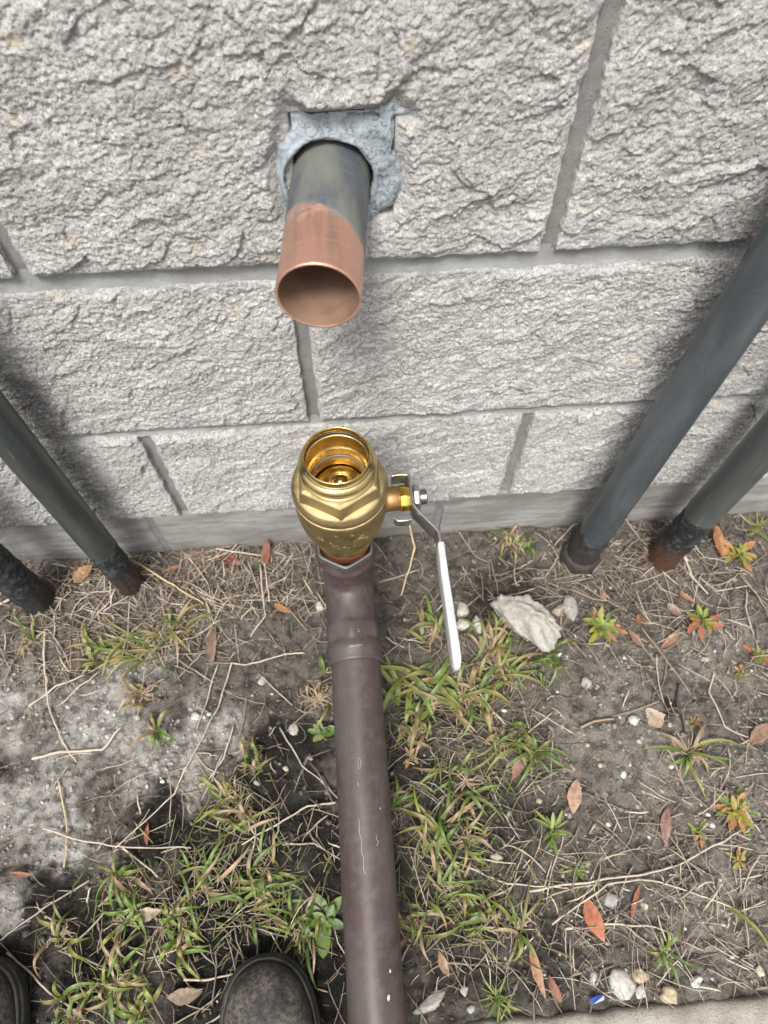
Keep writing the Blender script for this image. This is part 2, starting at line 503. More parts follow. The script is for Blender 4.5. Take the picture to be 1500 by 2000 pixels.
def m_brownpipe():
    t = NT('oxidised_copper')
    n = t.noise(18, 4, 0.6, t.scaled(1.6, 0.3, 1.6)); n2 = t.noise(90, 4, 0.6); d = t.noise(900, 2)
    c = t.mix(t.ramp(n, 0.36, 0.64), (0.062, 0.051, 0.047), (0.048, 0.029, 0.029))
    c = t.mix(t.math('MULTIPLY', t.ramp(n2, 0.42, 0.70), 0.55), c, (0.080, 0.070, 0.066))
    c = t.mix(t.math('MULTIPLY', t.ramp(d, 0.69, 0.74), 0.6), c, (0.28, 0.26, 0.24))
    t.set('Base Color', c).set('Roughness', t.math('ADD', 0.40, t.math('MULTIPLY', n2, 0.16))).set('Metallic', 0.0).set('Specular IOR Level', 0.38)
    t.set('Normal', t.bump(n2, 0.0005, 0.3))
    return t.m

def m_boot():
    t = NT('scuffed_leather')
    n = t.noise(26, 5, 0.65); f = t.noise(230, 6, 0.8); g = t.noise(620, 3, 0.6)
    c = t.mix(t.ramp(n, 0.4, 0.65), (0.016, 0.0135, 0.0115), (0.044, 0.037, 0.031))
    c = t.mix(t.math('MULTIPLY', t.math('MULTIPLY', t.ramp(f, 0.40, 0.60), t.ramp(n, 0.30, 0.58)), 0.9), c, (0.145, 0.13, 0.118))
    c = t.mix(t.math('MULTIPLY', t.ramp(g, 0.60, 0.70), 0.4), c, (0.14, 0.12, 0.10))
    t.set('Base Color', c).set('Roughness', t.math('ADD', 0.42, t.math('MULTIPLY', f, 0.35)))
    b = t.bump(f, 0.0016, 0.6); b = t.bump(g, 0.0005, 0.6, b)
    t.set('Normal', b)
    return t.m

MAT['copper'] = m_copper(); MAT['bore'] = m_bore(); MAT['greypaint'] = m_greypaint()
MAT['sealant'] = m_sealant(); MAT['brown'] = m_brownpipe(); MAT['boot'] = m_boot()
MAT['sole'] = m_metal('rubber_sole', (0.018, 0.018, 0.018), 0.7, (0.05, 0.045, 0.04), 0.0008, 400, 0.0)
MAT['grip'] = m_metal('white_vinyl', (0.44, 0.45, 0.46), 0.38, (0.34, 0.345, 0.35), 0.0003, 500, 0.0)
MAT['scratch'] = NT('scratch_white').set('Base Color', (0.40, 0.37, 0.36)).set('Roughness', 0.7).m
MAT['redcopper'] = m_metal('tarnished_copper', (0.50, 0.20, 0.115), 0.34, (0.30, 0.11, 0.07), 0.0002, 600)
MAT['greyline'] = NT('grey_green_lip').set('Base Color', (0.095, 0.11, 0.10)).set('Roughness', 0.5).set('Metallic', 0.3).m
MAT['water'] = NT('water').set('Base Color', (1, 1, 1)).set('Roughness', 0.02).set('Transmission Weight', 1.0).set('IOR', 1.33).m
MAT['blue'] = NT('blue_plastic').set('Base Color', (0.012, 0.035, 0.19)).set('Roughness', 0.35).m
MAT['slab'] = None

# ------------------------------------------------------------------ ground
SPOTS = [  # x, y, radius, colour, weight : the soil's own patches (dry sand, black muck, brown dirt)
    (-.33, -.224, .075, 's'), (-.243, -.285, .070, 's'), (-.39, -.314, .070, 's'), (-.359, -.365, .045, 's'), (-.30, -.18, .06, 's'),
    (-.46, -.20, .08, 's'), (-.406, -.428, .035, 's'), (-.44, -.33, .06, 's'), (-.20, -.245, .045, 's'),
    (-.250, -.358, .050, 'b'), (-.205, -.378, .050, 'b'), (-.14, -.30, .045, 'b'), (-.085, -.275, .055, 'b'), (-.365, -.415, .045, 'b'),
    (-.164, -.503, .09, 'b'), (-.30, -.47, .07, 'b'), (-.102, -.358, .06, 'b'), (.390, -.253, .018, 'b'), (-.05, -.40, .06, 'b'), (-.06, -.52, .07, 'b'),
    (-.43, -.50, .09, 'b'), (-.245, -.33, .03, 'b'), (-.17, -.44, .07, 'b'),
    (.058, -.314, .065, 'd'), (.136, -.377, .075, 'd'), (.08, -.513, .07, 'd'), (.217, -.0785, .05, 'd'), (.035, -.422, .06, 'd'), (.12, -.25, .06, 'd'),
    (.17, -.52, .06, 'd'), (.06, -.24, .05, 'd'), (.17, -.10, .045, 'd'),
    (-.085, -.078, .06, 'w'), (.06, -.06, .05, 'w'), (.07, -.14, .045, 'w'), (-.05, -.15, .04, 'w'),
    (.354, -.337, .10, 'g'), (.367, -.498, .10, 'g'), (.314, -.241, .07, 'g'), (.46, -.20, .08, 'g'), (.48, -.38, .1, 'g'), (.25, -.30, .05, 'g'), (.38, -.10, .06, 'w')]
SC = {'s': (.56, .54, .505), 'b': (.014, .013, .012), 'd': (.055, .048, .042), 'w': (.16, .138, .118), 'g': (.335, .30, .262)}

def gh(x, y):
    """height of the soil"""
    x = np.asarray(x, float); y = np.asarray(y, float)
    n = fbm(x / .11, y / .11, 5, 3) * .0075 + fbm(x / .032, y / .032, 9, 3) * .0048
    lump = np.clip(perlin(x / .016, y / .016, 21), 0, 1) * .0075 + np.abs(perlin(x / .0085, y / .0085, 25)) * .0042
    rough = .45 + .55 * sstep(-.05, -.25, x) + .25 * sstep(-.40, -.5, y)
    z = n + lump * rough
    z = z - .026 * np.exp(-(((x + .445) / .030) ** 2 + ((y + .262) / .020) ** 2))   # hollow in the sand
    z = z + .010 * np.exp(-(((x + .33) / .07) ** 2 + ((y + .235) / .05) ** 2))
    z = z - .008 * np.exp(-(((x + .23) / .06) ** 2 + ((y + .365) / .045) ** 2))
    z = z - .006 * np.exp(-(((x - .21) / .05) ** 2 + ((y + .06) / .03) ** 2))
    for (px_, py_) in ((.3086, -.0535), (.42, -.066), (-.3085, -.05), (-.428, -.066)):
        rr0 = np.hypot(x - px_, y - py_)
        z = z + .011 * np.exp(-((rr0 - .022) / .020) ** 2) * (.7 + .6 * perlin(x / .018, y / .018, 33))
    z = z + .010 * np.exp(-(y / .018) ** 2) * (.5 + .7 * perlin(x / .05, y / .05, 35))
    far = sstep(.9, 2.5, np.hypot(x, y + .4))
    z = z * (1 - .3 * far)
    return np.where(y < -.572, np.minimum(z, -.016), np.where(y < -.556, np.minimum(z, .004), z)) - .002

def gz(x, y):
    return float(gh(np.array([x]), np.array([y]))[0])

def axis_grid(a, b, fine, far):
    c = np.arange(a, b + fine / 2, fine)
    g = 1.35
    lo, st = [], fine
    p = a
    while p > -far: st *= g; p -= st; lo.append(p)
    hi, st, p = [], fine, b
    while p < far: st *= g; p += st; hi.append(p)
    return np.concatenate([lo[::-1], c, hi])

gx = axis_grid(-.66, .70, .0028, 60); gy = axis_grid(-.62, .03, .0028, 60)
X, Y = np.meshgrid(gx, gy)
Z = gh(X, Y)
wsum = np.full(X.shape, .10); colr = np.zeros(X.shape + (3,)) + np.array([.19, .168, .145]) * .10
wx = X + fbm(X / .045, Y / .045, 31, 5) * .030; wy = Y + fbm(X / .045, Y / .045, 41, 5) * .030
for (sx, sy, sr, k) in SPOTS:
    w = np.exp(-(((wx - sx) ** 2 + (wy - sy) ** 2) / (sr * .72) ** 2) * 1.3) ** 1.0 * (1.8 if k == 'b' else 1.0)
    w = w ** 2.2
    wsum += w; colr += w[..., None] * np.array(SC[k])
colr /= wsum[..., None]
colr *= (1 + .22 * fbm(X / .02, Y / .02, 61, 4))[..., None]
colr = np.clip(colr, .012, .6)
V = np.stack([X, Y, Z], -1).reshape(-1, 3)
link_ground = link('ground', mesh_np('ground', V, grid_faces(len(gy), len(gx)), None, colr.reshape(-1, 3)), MAT['soil'])
props(link_ground, 'bare grey soil with sandy and black patches below the block wall', 'ground', None, 'structure')

# concrete path the wearer of the boots stands on
def m_slab():
    t = NT('weathered_concrete')
    n = t.noise(20, 5, 0.65); f = t.noise(420, 5, 0.75); g = t.noise(1300, 2)
    c = t.mix(t.ramp(n, 0.38, 0.66), (0.40, 0.375, 0.32), (0.26, 0.235, 0.20))
    c = t.mix(t.math('MULTIPLY', t.ramp(f, 0.52, 0.66), 0.65), c, (0.09, 0.08, 0.07))
    c = t.mix(t.math('MULTIPLY', t.ramp(g, 0.60, 0.68), 0.5), c, (0.55, 0.53, 0.49))
    t.set('Base Color', c).set('Roughness', 0.92)
    b = t.bump(f, 0.003, 0.8); b = t.bump(g, 0.001, 0.6, b)
    t.set('Normal', b)
    return t.m
sx = np.concatenate([[-6, -3, -1.5], np.arange(-.6, .8, .006), [1.5, 3, 6]])
prof = [(-.5655, -.05), (-.5655, -.004), (-.567, .003), (-.570, .0065), (-.577, .008)] + [(yy, .008) for yy in np.arange(-.585, -.70, -.006)] + [(-.9, .008), (-1.3, .008), (-1.9, .008), (-1.9, -.05)]
PV = []
for (yy, zz) in prof:
    e = fbm(sx / .03, sx * 0 + yy / .03, 71, 3) * (.0016 if zz > -.04 and yy > -1 else 0)
    PV.append(np.stack([sx, yy + e * 1.3 + .0030 * np.sin(sx * 2.0) - .01 * sx, np.full(len(sx), zz) + e], -1))
V = np.concatenate(PV); slab = link('concrete_path', mesh_np('concrete_path', V, grid_faces(len(prof), len(sx))[:, ::-1]), m_slab())
props(slab, 'weathered concrete path edge along the bottom of the soil strip', 'path', None, 'structure')

# ------------------------------------------------------------------ block wall
wall = empty('block_wall', (0, 0, 0), 'light grey split face concrete block wall with grey mortar joints', 'wall')
HOLE = (-.0255, .0425, .540, .6185)
SEAL = [(-.0251, .625), (-.0267, .6165), (-.0264, .6077), (-.0335, .598), (-.0372, .5906), (-.0378, .5723), (-.0372, .5593), (-.0335, .5425), (-.0067, .5267), (.0164, .5286), (.0268, .5353), (.0328, .5429), (.0429, .5467), (.048, .5612), (.0495, .5724), (.0467, .5811), (.0434, .591), (.0422, .6136), (.0475, .614), (.0537, .6138), (.053, .6158), (.045, .6205), (.0416, .6271), (.0366, .6218), (.0275, .6195), (.02, .6182), (-.0004, .6181), (-.013, .6179), (-.0206, .6225)]

def poly_sd(x, z, poly):
    """signed distance to a polygon, negative inside"""
    d = np.full(x.shape, 1e9); ins = np.zeros(x.shape, bool)
    n = len(poly)
    for i in range(n):
        x1, z1 = poly[i]; x2, z2 = poly[(i + 1) % n]
        ex, ez = x2 - x1, z2 - z1
        t = np.clip(((x - x1) * ex + (z - z1) * ez) / (ex * ex + ez * ez), 0, 1)
        d = np.minimum(d, np.hypot(x - x1 - t * ex, z - z1 - t * ez))
        c = ((z1 > z) != (z2 > z)) & (x < (x2 - x1) * (z - z1) / (z2 - z1 + 1e-12) + x1)
        ins ^= c
    return np.where(ins, -d, d)

def seal_h(x, z):
    return .0030 + fbm(x / .018, z / .018, 77, 3) * .0013 + np.abs(perlin(x / .006, z / .006, 83)) * .0008

def rock_face(x, z, sd):
    """proud relief of a split block face"""
    wx = x + fbm(x / .05, z / .05, sd + 1, 3) * .008; wz = z + fbm(x / .05, z / .05, sd + 7, 3) * .008
    a = wx * .90 + wz * .43; b = (-wx * .43 + wz * .90) * 1.9
    h = fbm(wx / .15, wz / .10, sd + 2, 2) * .0022
    h = h + facet(a, b, .055, .075, .0003, sd + 3)
    h = h + facet(a + .3, b + .2, .021, .095, .0003, sd + 4)
    h = h + facet(wx, wz * 1.25, .0088, .12, .0002, sd + 5)
    h = h + facet(x + .1, z * 1.1, .0042, .33, .00030, sd + 10)
    h = h + fbm(x / .0034, z / .0030, sd + 6, 2, .7) * .00075
    return h

def block_mesh(x0, x1, z0, z1, step, sd, special=False):
    nx = max(4, int(round((x1 - x0) / step))) + 1; nz = max(4, int(round((z1 - z0) / step))) + 1
    x = np.linspace(x0, x1, nx); z = np.linspace(z0, z1, nz)
    Xb, Zb = np.meshgrid(x, z)
    h = rock_face(Xb, Zb, sd)
    e = np.minimum(np.minimum(Xb - x0, x1 - Xb), np.minimum(Zb - z0, z1 - Zb))
    rag = .0052 + .0016 * fbm(Xb / .02, Zb / .02, sd + 9, 3)
    k = sstep(-.001, .0065, e)
    d = rag * (1 - k) + (.0076 + h) * k
    d = np.maximum(d, -.0015)
    if special:
        s = poly_sd(Xb, Zb, SEAL)
        top = sstep(.600, .622, Zb)
        d = d + .0045 * np.exp(-((Zb - .626) / .010) ** 2) * ((Xb > -.02) & (Xb < .035))
        m = 1 - sstep(-.001, .010, s)
        d = d * (1 - m) + (seal_h(Xb, Zb) - .0028) * m
        inh = (Xb > HOLE[0]) & (Xb < HOLE[1]) & (Zb > HOLE[2]) & (Zb < HOLE[3])
        d = np.where(inh, -.020, d)
    # ragged outline
    jx = fbm(Zb / .012, Xb * 0 + .3, sd + 11, 3) * .0014 * (1 - sstep(0, .004, np.minimum(Xb - x0, x1 - Xb)))
    jz = fbm(Xb / .012, Zb * 0 + .7, sd + 12, 3) * .0013 * (1 - sstep(0, .004, np.minimum(Zb - z0, z1 - Zb)))
    Vf = np.stack([Xb + jx, -d, Zb + jz], -1)
    ring = [(0, i) for i in range(nx)] + [(j, nx - 1) for j in range(1, nz)] + [(nz - 1, i) for i in range(nx - 2, -1, -1)] + [(j, 0) for j in range(nz - 2, 0, -1)]
    idx = np.array([j * nx + i for j, i in ring])
    V = Vf.reshape(-1, 3); back = V[idx].copy(); back[:, 1] = .06
    n0 = len(V); m = len(idx); k_ = np.arange(m); k2 = (k_ + 1) % m
    side = np.stack([idx[k2], idx[k_], n0 + k_, n0 + k2], -1)
    return mesh_np('split_face_block', np.vstack([V, back]), np.vstack([grid_faces(nz, nx), side]))

ZJ = [.1111, .2905, .4937, .6969]
z = .6969
while z < 1.6:
    z += .2032; ZJ.append(z)
XB = 1.75
def visible(x0, x1, z0, z1):
    return x1 > -.60 and x0 < .66 and z0 < .70
cheap = {}
far_blocks = 0
offs = {0: -.2138, 1: -.0357 - .4064, 2: -.241}
for ci in range(len(ZJ) - 1):
    zlo = ZJ[ci] + (.0015 if ci == 0 else (.009 if ci == 2 else .006))
    zhi = ZJ[ci + 1] - (.009 if ci == 1 else .006)
    o = offs.get(ci, -.0357 - .4064 if ci % 2 else -.241)
    xs = [o + .4064 * k for k in range(-5, 6)]
    xs = [v for v in xs if -XB - .41 < v < XB]
    for xj in xs:
        x0, x1 = xj + .0065, xj + .4064 - .0065
        if visible(x0, x1, zlo, zhi):
            me = block_mesh(x0, x1, zlo, zhi, .00115, 13 + int(abs(xj) * 1000) % 90 + ci * 5, ci == 2 and abs(xj + .241) < .01)
            b = link('split_face_block', me, MAT['block'], wall)
        else:
            key = far_blocks % 3; far_blocks += 1
            if key not in cheap:
                cheap[key] = block_mesh(0, .3934, 0, .1912, .008, 140 + key * 9)
                cheap[key].materials.append(MAT['block'])
            b = link('split_face_block', cheap[key], MAT['block'], wall)
            b.location = (x0, 0, zlo); b.scale = (1, 1, (zhi - zlo) / .1912)
        # the joint beside the block
        hz = np.arange(zlo - .002, zhi + .0021, .003 if visible(xj - .01, xj + .01, zlo, zhi) else .04)
        hx = np.array([-.0072, -.0055, -.003, 0, .003, .0055, .0072])
        HX, HZ = np.meshgrid(hx, hz)
        jy = .0022 + .0006 * fbm(HX / .01 + xj * 9, HZ / .02, 97, 3) - .0022 * (HX / .0065) ** 2 * .6
        link('head_joint', mesh_np('head_joint', np.stack([HX + xj, jy, HZ], -1).reshape(-1, 3), grid_faces(len(hz), len(hx))), MAT['head'], wall)
for ji, zj in enumerate(ZJ[1:]):
    th = .0098 if ji == 1 else .0068
    bx = np.concatenate([np.arange(-XB - .4, -.62, .05), np.arange(-.62, .68, .003), np.arange(.68, XB + .45, .05)])
    bz = np.linspace(-th, th, 8)
    BX, BZ = np.meshgrid(bx, bz)
    u = BZ / th
    jy = .0004 + .0018 * u + .0010 * (1 - u * u) * .4 + .0009 * fbm(BX / .05, BZ / .012 + ji * 7, 103, 4)
    edge = (u < -.95)
    jy = jy - edge * (.0020 + .0015 * fbm(BX / .02, BZ * 0, 107, 3))
    link('bed_joint', mesh_np('bed_joint', np.stack([BX, jy, BZ + zj + .0009 * fbm(BX / .04, u, 109, 3)], -1).reshape(-1, 3), grid_faces(len(bz), len(bx))), MAT['bed'], wall)
bevel_box('wall_core', (0, .11, .80), (2 * XB + .7, .085, 1.8), MAT['head'], wall, .002)
# smooth course at the foot
for xj0 in [-.2637 - .3775 * k for k in range(4, 0, -1)] + [-.2637, .1140] + [.1140 + .3775 * k for k in range(1, 5)]:
    xa, xb = xj0 + .004, xj0 + .3775 - .004
    nx, nz = (130, 50) if -.8 < xj0 < .7 else (10, 6)
    Xs, Zs = np.meshgrid(np.linspace(xa, xb, nx), np.linspace(-.09, .1095, nz))
    e = np.minimum(np.minimum(Xs - xa, xb - Xs), .1095 - Zs)
    ys = -.0005 + .0012 * fbm(Xs / .07, Zs / .05, 117, 3) + .0004 * fbm(Xs / .012, Zs / .008, 119, 2) + .0030 * (1 - sstep(-.001, .004, e))
    Vs = np.stack([Xs, ys, Zs], -1).reshape(-1, 3)
    topi = (nz - 1) * nx + np.arange(nx)
    bk = Vs[topi].copy(); bk[:, 1] = .06
    tq = np.stack([topi[:-1], topi[1:], len(Vs) + np.arange(1, nx), len(Vs) + np.arange(nx - 1)], -1)
    link('smooth_block', mesh_np('smooth_block', np.vstack([Vs, bk]), np.vstack([grid_faces(nz, nx), tq])), MAT['smooth'], wall)
    wj = .0075 if abs(xj0 + .2637) < .01 else .0035
    hz = np.linspace(-.08, .106, 40); hx = np.linspace(-wj - .001, wj + .001, 5)
    HX, HZ = np.meshgrid(hx, hz)
    link('head_joint', mesh_np('head_joint', np.stack([HX + xj0 + .02 * (HZ - .1), .0022 + .0007 * fbm(HX / .01, HZ / .02, 123, 3), HZ], -1).reshape(-1, 3), grid_faces(40, 5)), MAT['head'], wall)

# sealant smeared round the pipe
PIPE_C = (-.0015, .5705)
sx_ = np.arange(-.040, .058, .0010); sz_ = np.arange(.520, .632, .0010)
SX, SZ = np.meshgrid(sx_, sz_)
sd_ = poly_sd(SX + fbm(SX / .008, SZ / .008, 131, 3) * .0012, SZ + fbm(SX / .008, SZ / .008, 137, 3) * .0012, SEAL)
hh = seal_h(SX, SZ)
inhole = (SX > HOLE[0]) & (SX < HOLE[1]) & (SZ > .56)
hh = hh - .0045 * sstep(.604, .613, SZ) * inhole * (1 - sstep(.018, .034, SX))
lip = np.exp(-(np.hypot(SX - PIPE_C[0] + .001, SZ - PIPE_C[1] - .001) - .0325) ** 2 / .002 ** 2) * .0022
hh = hh + lip
ridge = .0018 * np.exp(-((SZ - (.6195 + (SX - .03) * .35)) / .0022) ** 2) * sstep(.015, .024, SX)
hh = hh + ridge
k = sstep(-.0035, 0.0, sd_)
hh = hh * (1 - k) + (seal_h(SX, SZ) - .0021) * k
hh = np.where((np.abs(SX - .0424 - .0012 * np.sin(SZ * 200)) < .00085) & (SZ > .589) & (SZ < .6135), hh - .009, hh)
hh = np.where((np.abs(SX + .0252) < .00085) & (SZ > .606) & (SZ < .6235), hh - .009, hh)
hh = np.where((np.abs(SZ - .6150 - .0009 * np.sin(SX * 300)) < .0009) & (SX > .013) & (SX < .033), hh - .008, hh)
rr = np.hypot((SX - PIPE_C[0] + .0012), (SZ - PIPE_C[1] - .0008))
keep = (sd_ < .0005) & (rr > .0300 + .0007 * np.sin(np.arctan2(SZ - PIPE_C[1], SX) * 7))
Vs = np.stack([SX, -hh, SZ], -1).reshape(-1, 3)
Q = grid_faces(len(sz_), len(sx_)); kk = keep.ravel()
Q = Q[kk[Q].all(1)]
used = np.unique(Q); mp = np.full(len(Vs), -1); mp[used] = np.arange(len(used))
sl = link('sealant', mesh_np('sealant', Vs[used], mp[Q]), MAT['sealant'], wall)
sl['label'] = 'blue grey sealant smeared round the copper pipe'

# ------------------------------------------------------------------ copper pipe out of the wall
cp = empty('copper_pipe', (0, 0, .569), 'open cut copper pipe end sticking out of the sealed wall hole', 'pipe')
A0, A1 = np.array([.0018, .030, .5694]), np.array([-.0138, -.1105, .5684])
ax = (A1 - A0) / np.linalg.norm(A1 - A0)
ux = np.cross(ax, [0, 0, 1]); ux /= np.linalg.norm(ux); uz = np.cross(ux, ax)
Lp = np.linalg.norm(A1 - A0); SEG = 96
th = np.linspace(0, 2 * np.pi, SEG, endpoint=False)
# ragged edge of the paint: distance along the pipe for every angle (th=90 deg is the top)
pe = .0862 - .0050 * np.cos(th) * -1 + .0030 * np.sin(th) + .0016 * perlin(np.cos(th) * 3 + 4, np.sin(th) * 3 + 4, 3) + .0012 * perlin(np.cos(th) * 9, np.sin(th) * 9, 5)
pe = pe + .012 * np.clip(np.cos(th), 0, 1) * 1.0 - .004 * np.clip(-np.cos(th), 0, 1)
def pipe_pts(s, r):
    s = np.broadcast_to(s, th.shape)
    return A0 + s[:, None] * ax + (np.cos(th) * r)[:, None] * ux * SX_SIGN + (np.sin(th) * r)[:, None] * uz
SX_SIGN = 1.0 if ux[0] > 0 else -1.0
rows = [pipe_pts(pe + (Lp - .0004 - pe) * f, .02695 + (.0002 if False else 0)) for f in np.linspace(0, 1, 24)]
rows += [pipe_pts(Lp, .0266), pipe_pts(Lp, .0256), pipe_pts(Lp - .0003, .0252)]
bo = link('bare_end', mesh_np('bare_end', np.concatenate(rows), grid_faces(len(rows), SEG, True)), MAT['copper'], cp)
rows = [pipe_pts(Lp - .0003, .0252)] + [pipe_pts(Lp - .0003 - (Lp - .001) * f, .0252) for f in np.linspace(0.02, 1, 14)]
link('bore', mesh_np('bore', np.concatenate(rows), grid_faces(len(rows), SEG, True)), MAT['bore'], cp)
rows = [pipe_pts(pe * f, .02715) for f in np.linspace(0, 1, 20)] + [pipe_pts(pe + .0004, .02690)]
link('painted_section', mesh_np('painted_section', np.concatenate(rows), grid_faces(len(rows), SEG, True)), MAT['greypaint'], cp)
for (ang, s, r) in ((-84, Lp - .030, .0010), (-80, Lp - .026, .0007), (-88, Lp - .033, .0006), (-82, Lp - .040, .0006), (-76, Lp - .018, .0008), (78, Lp - .0016, .0011)):
    c = A0 + ax * s + ux * SX_SIGN * math.cos(R(ang)) * .0249 + uz * math.sin(R(ang)) * .0249
    bm = bmesh.new(); bmesh.ops.create_icosphere(bm, subdivisions=2, radius=r)
    bmesh.ops.translate(bm, vec=c, verts=bm.verts)
    me = bpy.data.meshes.new('water_drop'); bm.to_mesh(me); bm.free()
    link('water_drop', me, MAT['water'], cp)

# ------------------------------------------------------------------ brown pipe with its elbow
bp = empty('brown_pipe', (-.010, -.30, .10), 'long tarnished brown copper pipe with an upturned pressed elbow', 'pipe')
PA = np.array([-.0098, -.186, .1353]); PD = np.array([-.0004, -.288, -.031])
ts = np.linspace(0, 3.15, 60)
P = PA + ts[:, None] * PD
tube_obj('tube', P, .0270, MAT['brown'], bp, 64)
# elbow: cup up, bend, cup towards the viewer
up0 = np.array([-.0125, -.1155, .2325]); up1 = np.array([-.0125, -.1155, .194])
hz0 = np.array([-.0113, -.1705, .1372]); hz1 = np.array([-.0098, -.2175, .1321])
pts, rad, hexa = [], [], []
def cup(a, b, prof):
    for f, r, hx in prof:
        pts.append(a + (b - a) * f); rad.append(r); hexa.append(hx)
cup(up0, up1, [(-.01, .0275, .6), (0, .0292, .9), (.03, .0300, .95), (.10, .0303, .95), (.16, .0297, .9), (.28, .0296, .8), (.36, .0300, .5), (.46, .0315, .1), (.54, .0325, 0), (.62, .0325, 0), (.70, .0315, 0), (.80, .0295, 0), (.90, .0284, 0), (1, .0280, 0)])
c1 = up1 + np.array([0, 0, -.040]); c2 = hz0 + np.array([-.0003, .040, .0035])
for f in np.linspace(.08, .92, 13):
    b = (1 - f) ** 3 * up1 + 3 * (1 - f) ** 2 * f * c1 + 3 * (1 - f) * f * f * c2 + f ** 3 * hz0
    pts.append(b); rad.append(.0280); hexa.append(0)
cup(hz0, hz1, [(0, .0280, 0), (.06, .0284, 0), (.11, .0294, .3), (.16, .0298, .75), (.30, .0297, .8), (.44, .0297, .75), (.50, .0294, .4), (.54, .0302, .1), (.60, .0313, 0), (.68, .0318, 0), (.76, .0314, 0), (.84, .0305, 0), (.93, .0302, 0), (.985, .0300, 0), (1, .0290, 0), (1.005, .0272, 0)])
tube_obj('elbow', pts, rad, MAT['brown'], bp, 72, hexa, False, R(30))
tube_obj('pressed_lip', [up0 + (up1 - up0) * f for f in (-.012, -.003, .008, .016)], [.0284, .0298, .0301, .0294], MAT['greyline'], bp, 72, [.9] * 4, False, R(30))
tube_obj('pressed_lip', [up0 + (up1 - up0) * f for f in (.115, .13, .142, .155)], [.0298, .0304, .0304, .0297], MAT['greyline'], bp, 72, [.9] * 4, False, R(30))
tube_obj('upright_stub', [up0 + (up0 - up1) * .60, up0, up1], .0269, MAT['redcopper'], bp, 56)

def on_pipe(t, ang, r=.0272):
    c = PA + PD * t
    d = PD / np.linalg.norm(PD); s = np.cross(d, [0, 0, 1]); s /= np.linalg.norm(s); n = np.cross(s, d)
    if n[2] < 0: n = -n
    if s[0] < 0: s = -s
    return c + r * (math.sin(R(ang)) * s + math.cos(R(ang)) * n)
def scratch(lst, w=.00022):
    tube_obj('scratch_mark', lst, w, MAT['scratch'], bp, 5)
for y0, a0, a1, rr_ in ((-.186, -14, 12, .0297), (-.1885, -14, 14, .0297), (-.2035, -10, 16, .0318), (-.2048, -12, 10, .0317)):
    t0 = (y0 + .186) / -.288
    scratch([on_pipe(t0, a, rr_ + .0001) for a in np.linspace(a0, a1, 8)])
scratch([on_pipe(.645 + f * .17, -13 + 7 * f + 1.4 * math.sin(f * 19), .0272) for f in np.linspace(0, 1, 16)], .00022)
scratch([on_pipe(.47 + .018 * math.sin(a), -6 + 9 * math.cos(a) * .6, .0272) for a in np.linspace(-1.6, 1.9, 9)], .00018)
scratch([on_pipe(.468 - .016, -7, .0272), on_pipe(.468 + .016, -7, .0272)], .00018)
scratch([on_pipe(.53, -9, .0272), on_pipe(.545, -9, .0272)], .0003)
scratch([on_pipe(.70, 24, .0272), on_pipe(.716, 22, .0272), on_pipe(.722, 27, .0272), on_pipe(.735, 22, .0272)], .0002)
for t_, a_, s_ in ((1.095, 34, .0016), (1.165, 26, .0022), (.62, 36, .0008)):
    c = on_pipe(t_, a_, .0268)
    bm = bmesh.new(); bmesh.ops.create_icosphere(bm, subdivisions=2, radius=s_)
    for v in bm.verts: v.co *= 1 + .25 * math.sin(v.co.x * 3100 + v.co.y * 2300)
    bmesh.ops.scale(bm, vec=(.8, 1.2, .35), verts=bm.verts)
    bmesh.ops.translate(bm, vec=c, verts=bm.verts)
    me = bpy.data.meshes.new('paint_chip'); bm.to_mesh(me); bm.free()
    link('paint_chip', me, MAT['scratch'], bp)

# ------------------------------------------------------------------ brass ball valve
vl = empty('ball_valve', (-.0120, -.115, .25), 'brass ball valve with white lever standing open on the elbow', 'valve')
P0 = np.array([-.0120, -.115, .3965]); TA = 0.0
def vt(V):
    V = np.asarray(V, float); x, y, z = V[..., 0], V[..., 1], V[..., 2] - .3965
    return np.stack([P0[0] + x * math.cos(TA) + z * math.sin(TA), P0[1] + y, P0[2] - x * math.sin(TA) + z * math.cos(TA)], -1)
def rev(name, prof, mat, segs=96):
    V, Q = lathe(prof, segs, vt)
    return link(name, mesh_np(name, V, Q), mat, vl)
rev('outlet_collar', [(.0265, .2485), (.0284, .2492), (.0294, .2515), (.0298, .2550), (.0294, .2590), (.0284, .2615), (.0290, .2640), (.029, .270)], MAT['brass'])
def round_prof(pr, n=5):
    pr = np.array(pr); t = np.arange(len(pr)); ti = np.linspace(0, len(pr) - 1, (len(pr) - 1) * n + 1)
    out = []
    for k_ in range(2):
        p = pr[:, k_]; m = np.gradient(p)
        i = np.minimum(ti.astype(int), len(pr) - 2); f = ti - i
        h00 = 2 * f ** 3 - 3 * f ** 2 + 1; h10 = f ** 3 - 2 * f ** 2 + f; h01 = -2 * f ** 3 + 3 * f ** 2; h11 = f ** 3 - f ** 2
        out.append(h00 * p[i] + h10 * m[i] + h01 * p[i + 1] + h11 * m[i + 1])
    return np.stack(out, -1)
rev('body', np.vstack([[(.028, .266)], round_prof([(.0300, .2665), (.0322, .2700), (.0362, .2790), (.0396, .2900), (.0418, .3030), (.0427, .3170), (.0428, .3300), (.0425, .3370)]), [(.0419, .3388), (.0408, .3398)]]), MAT['cast'])
rev('body_seam', [(.0405, .3395), (.0428, .3402), (.0436, .3410), (.0436, .3416), (.041, .342)], MAT['cast'])
rev('end_cap', np.vstack([[(.0408, .3412), (.0422, .3420)], round_prof([(.0431, .3432), (.0437, .3455), (.0435, .3485), (.0426, .3515), (.0412, .3545), (.0392, .3562)]), [(.036, .357), (.030, .3575)]]), MAT['cast'])
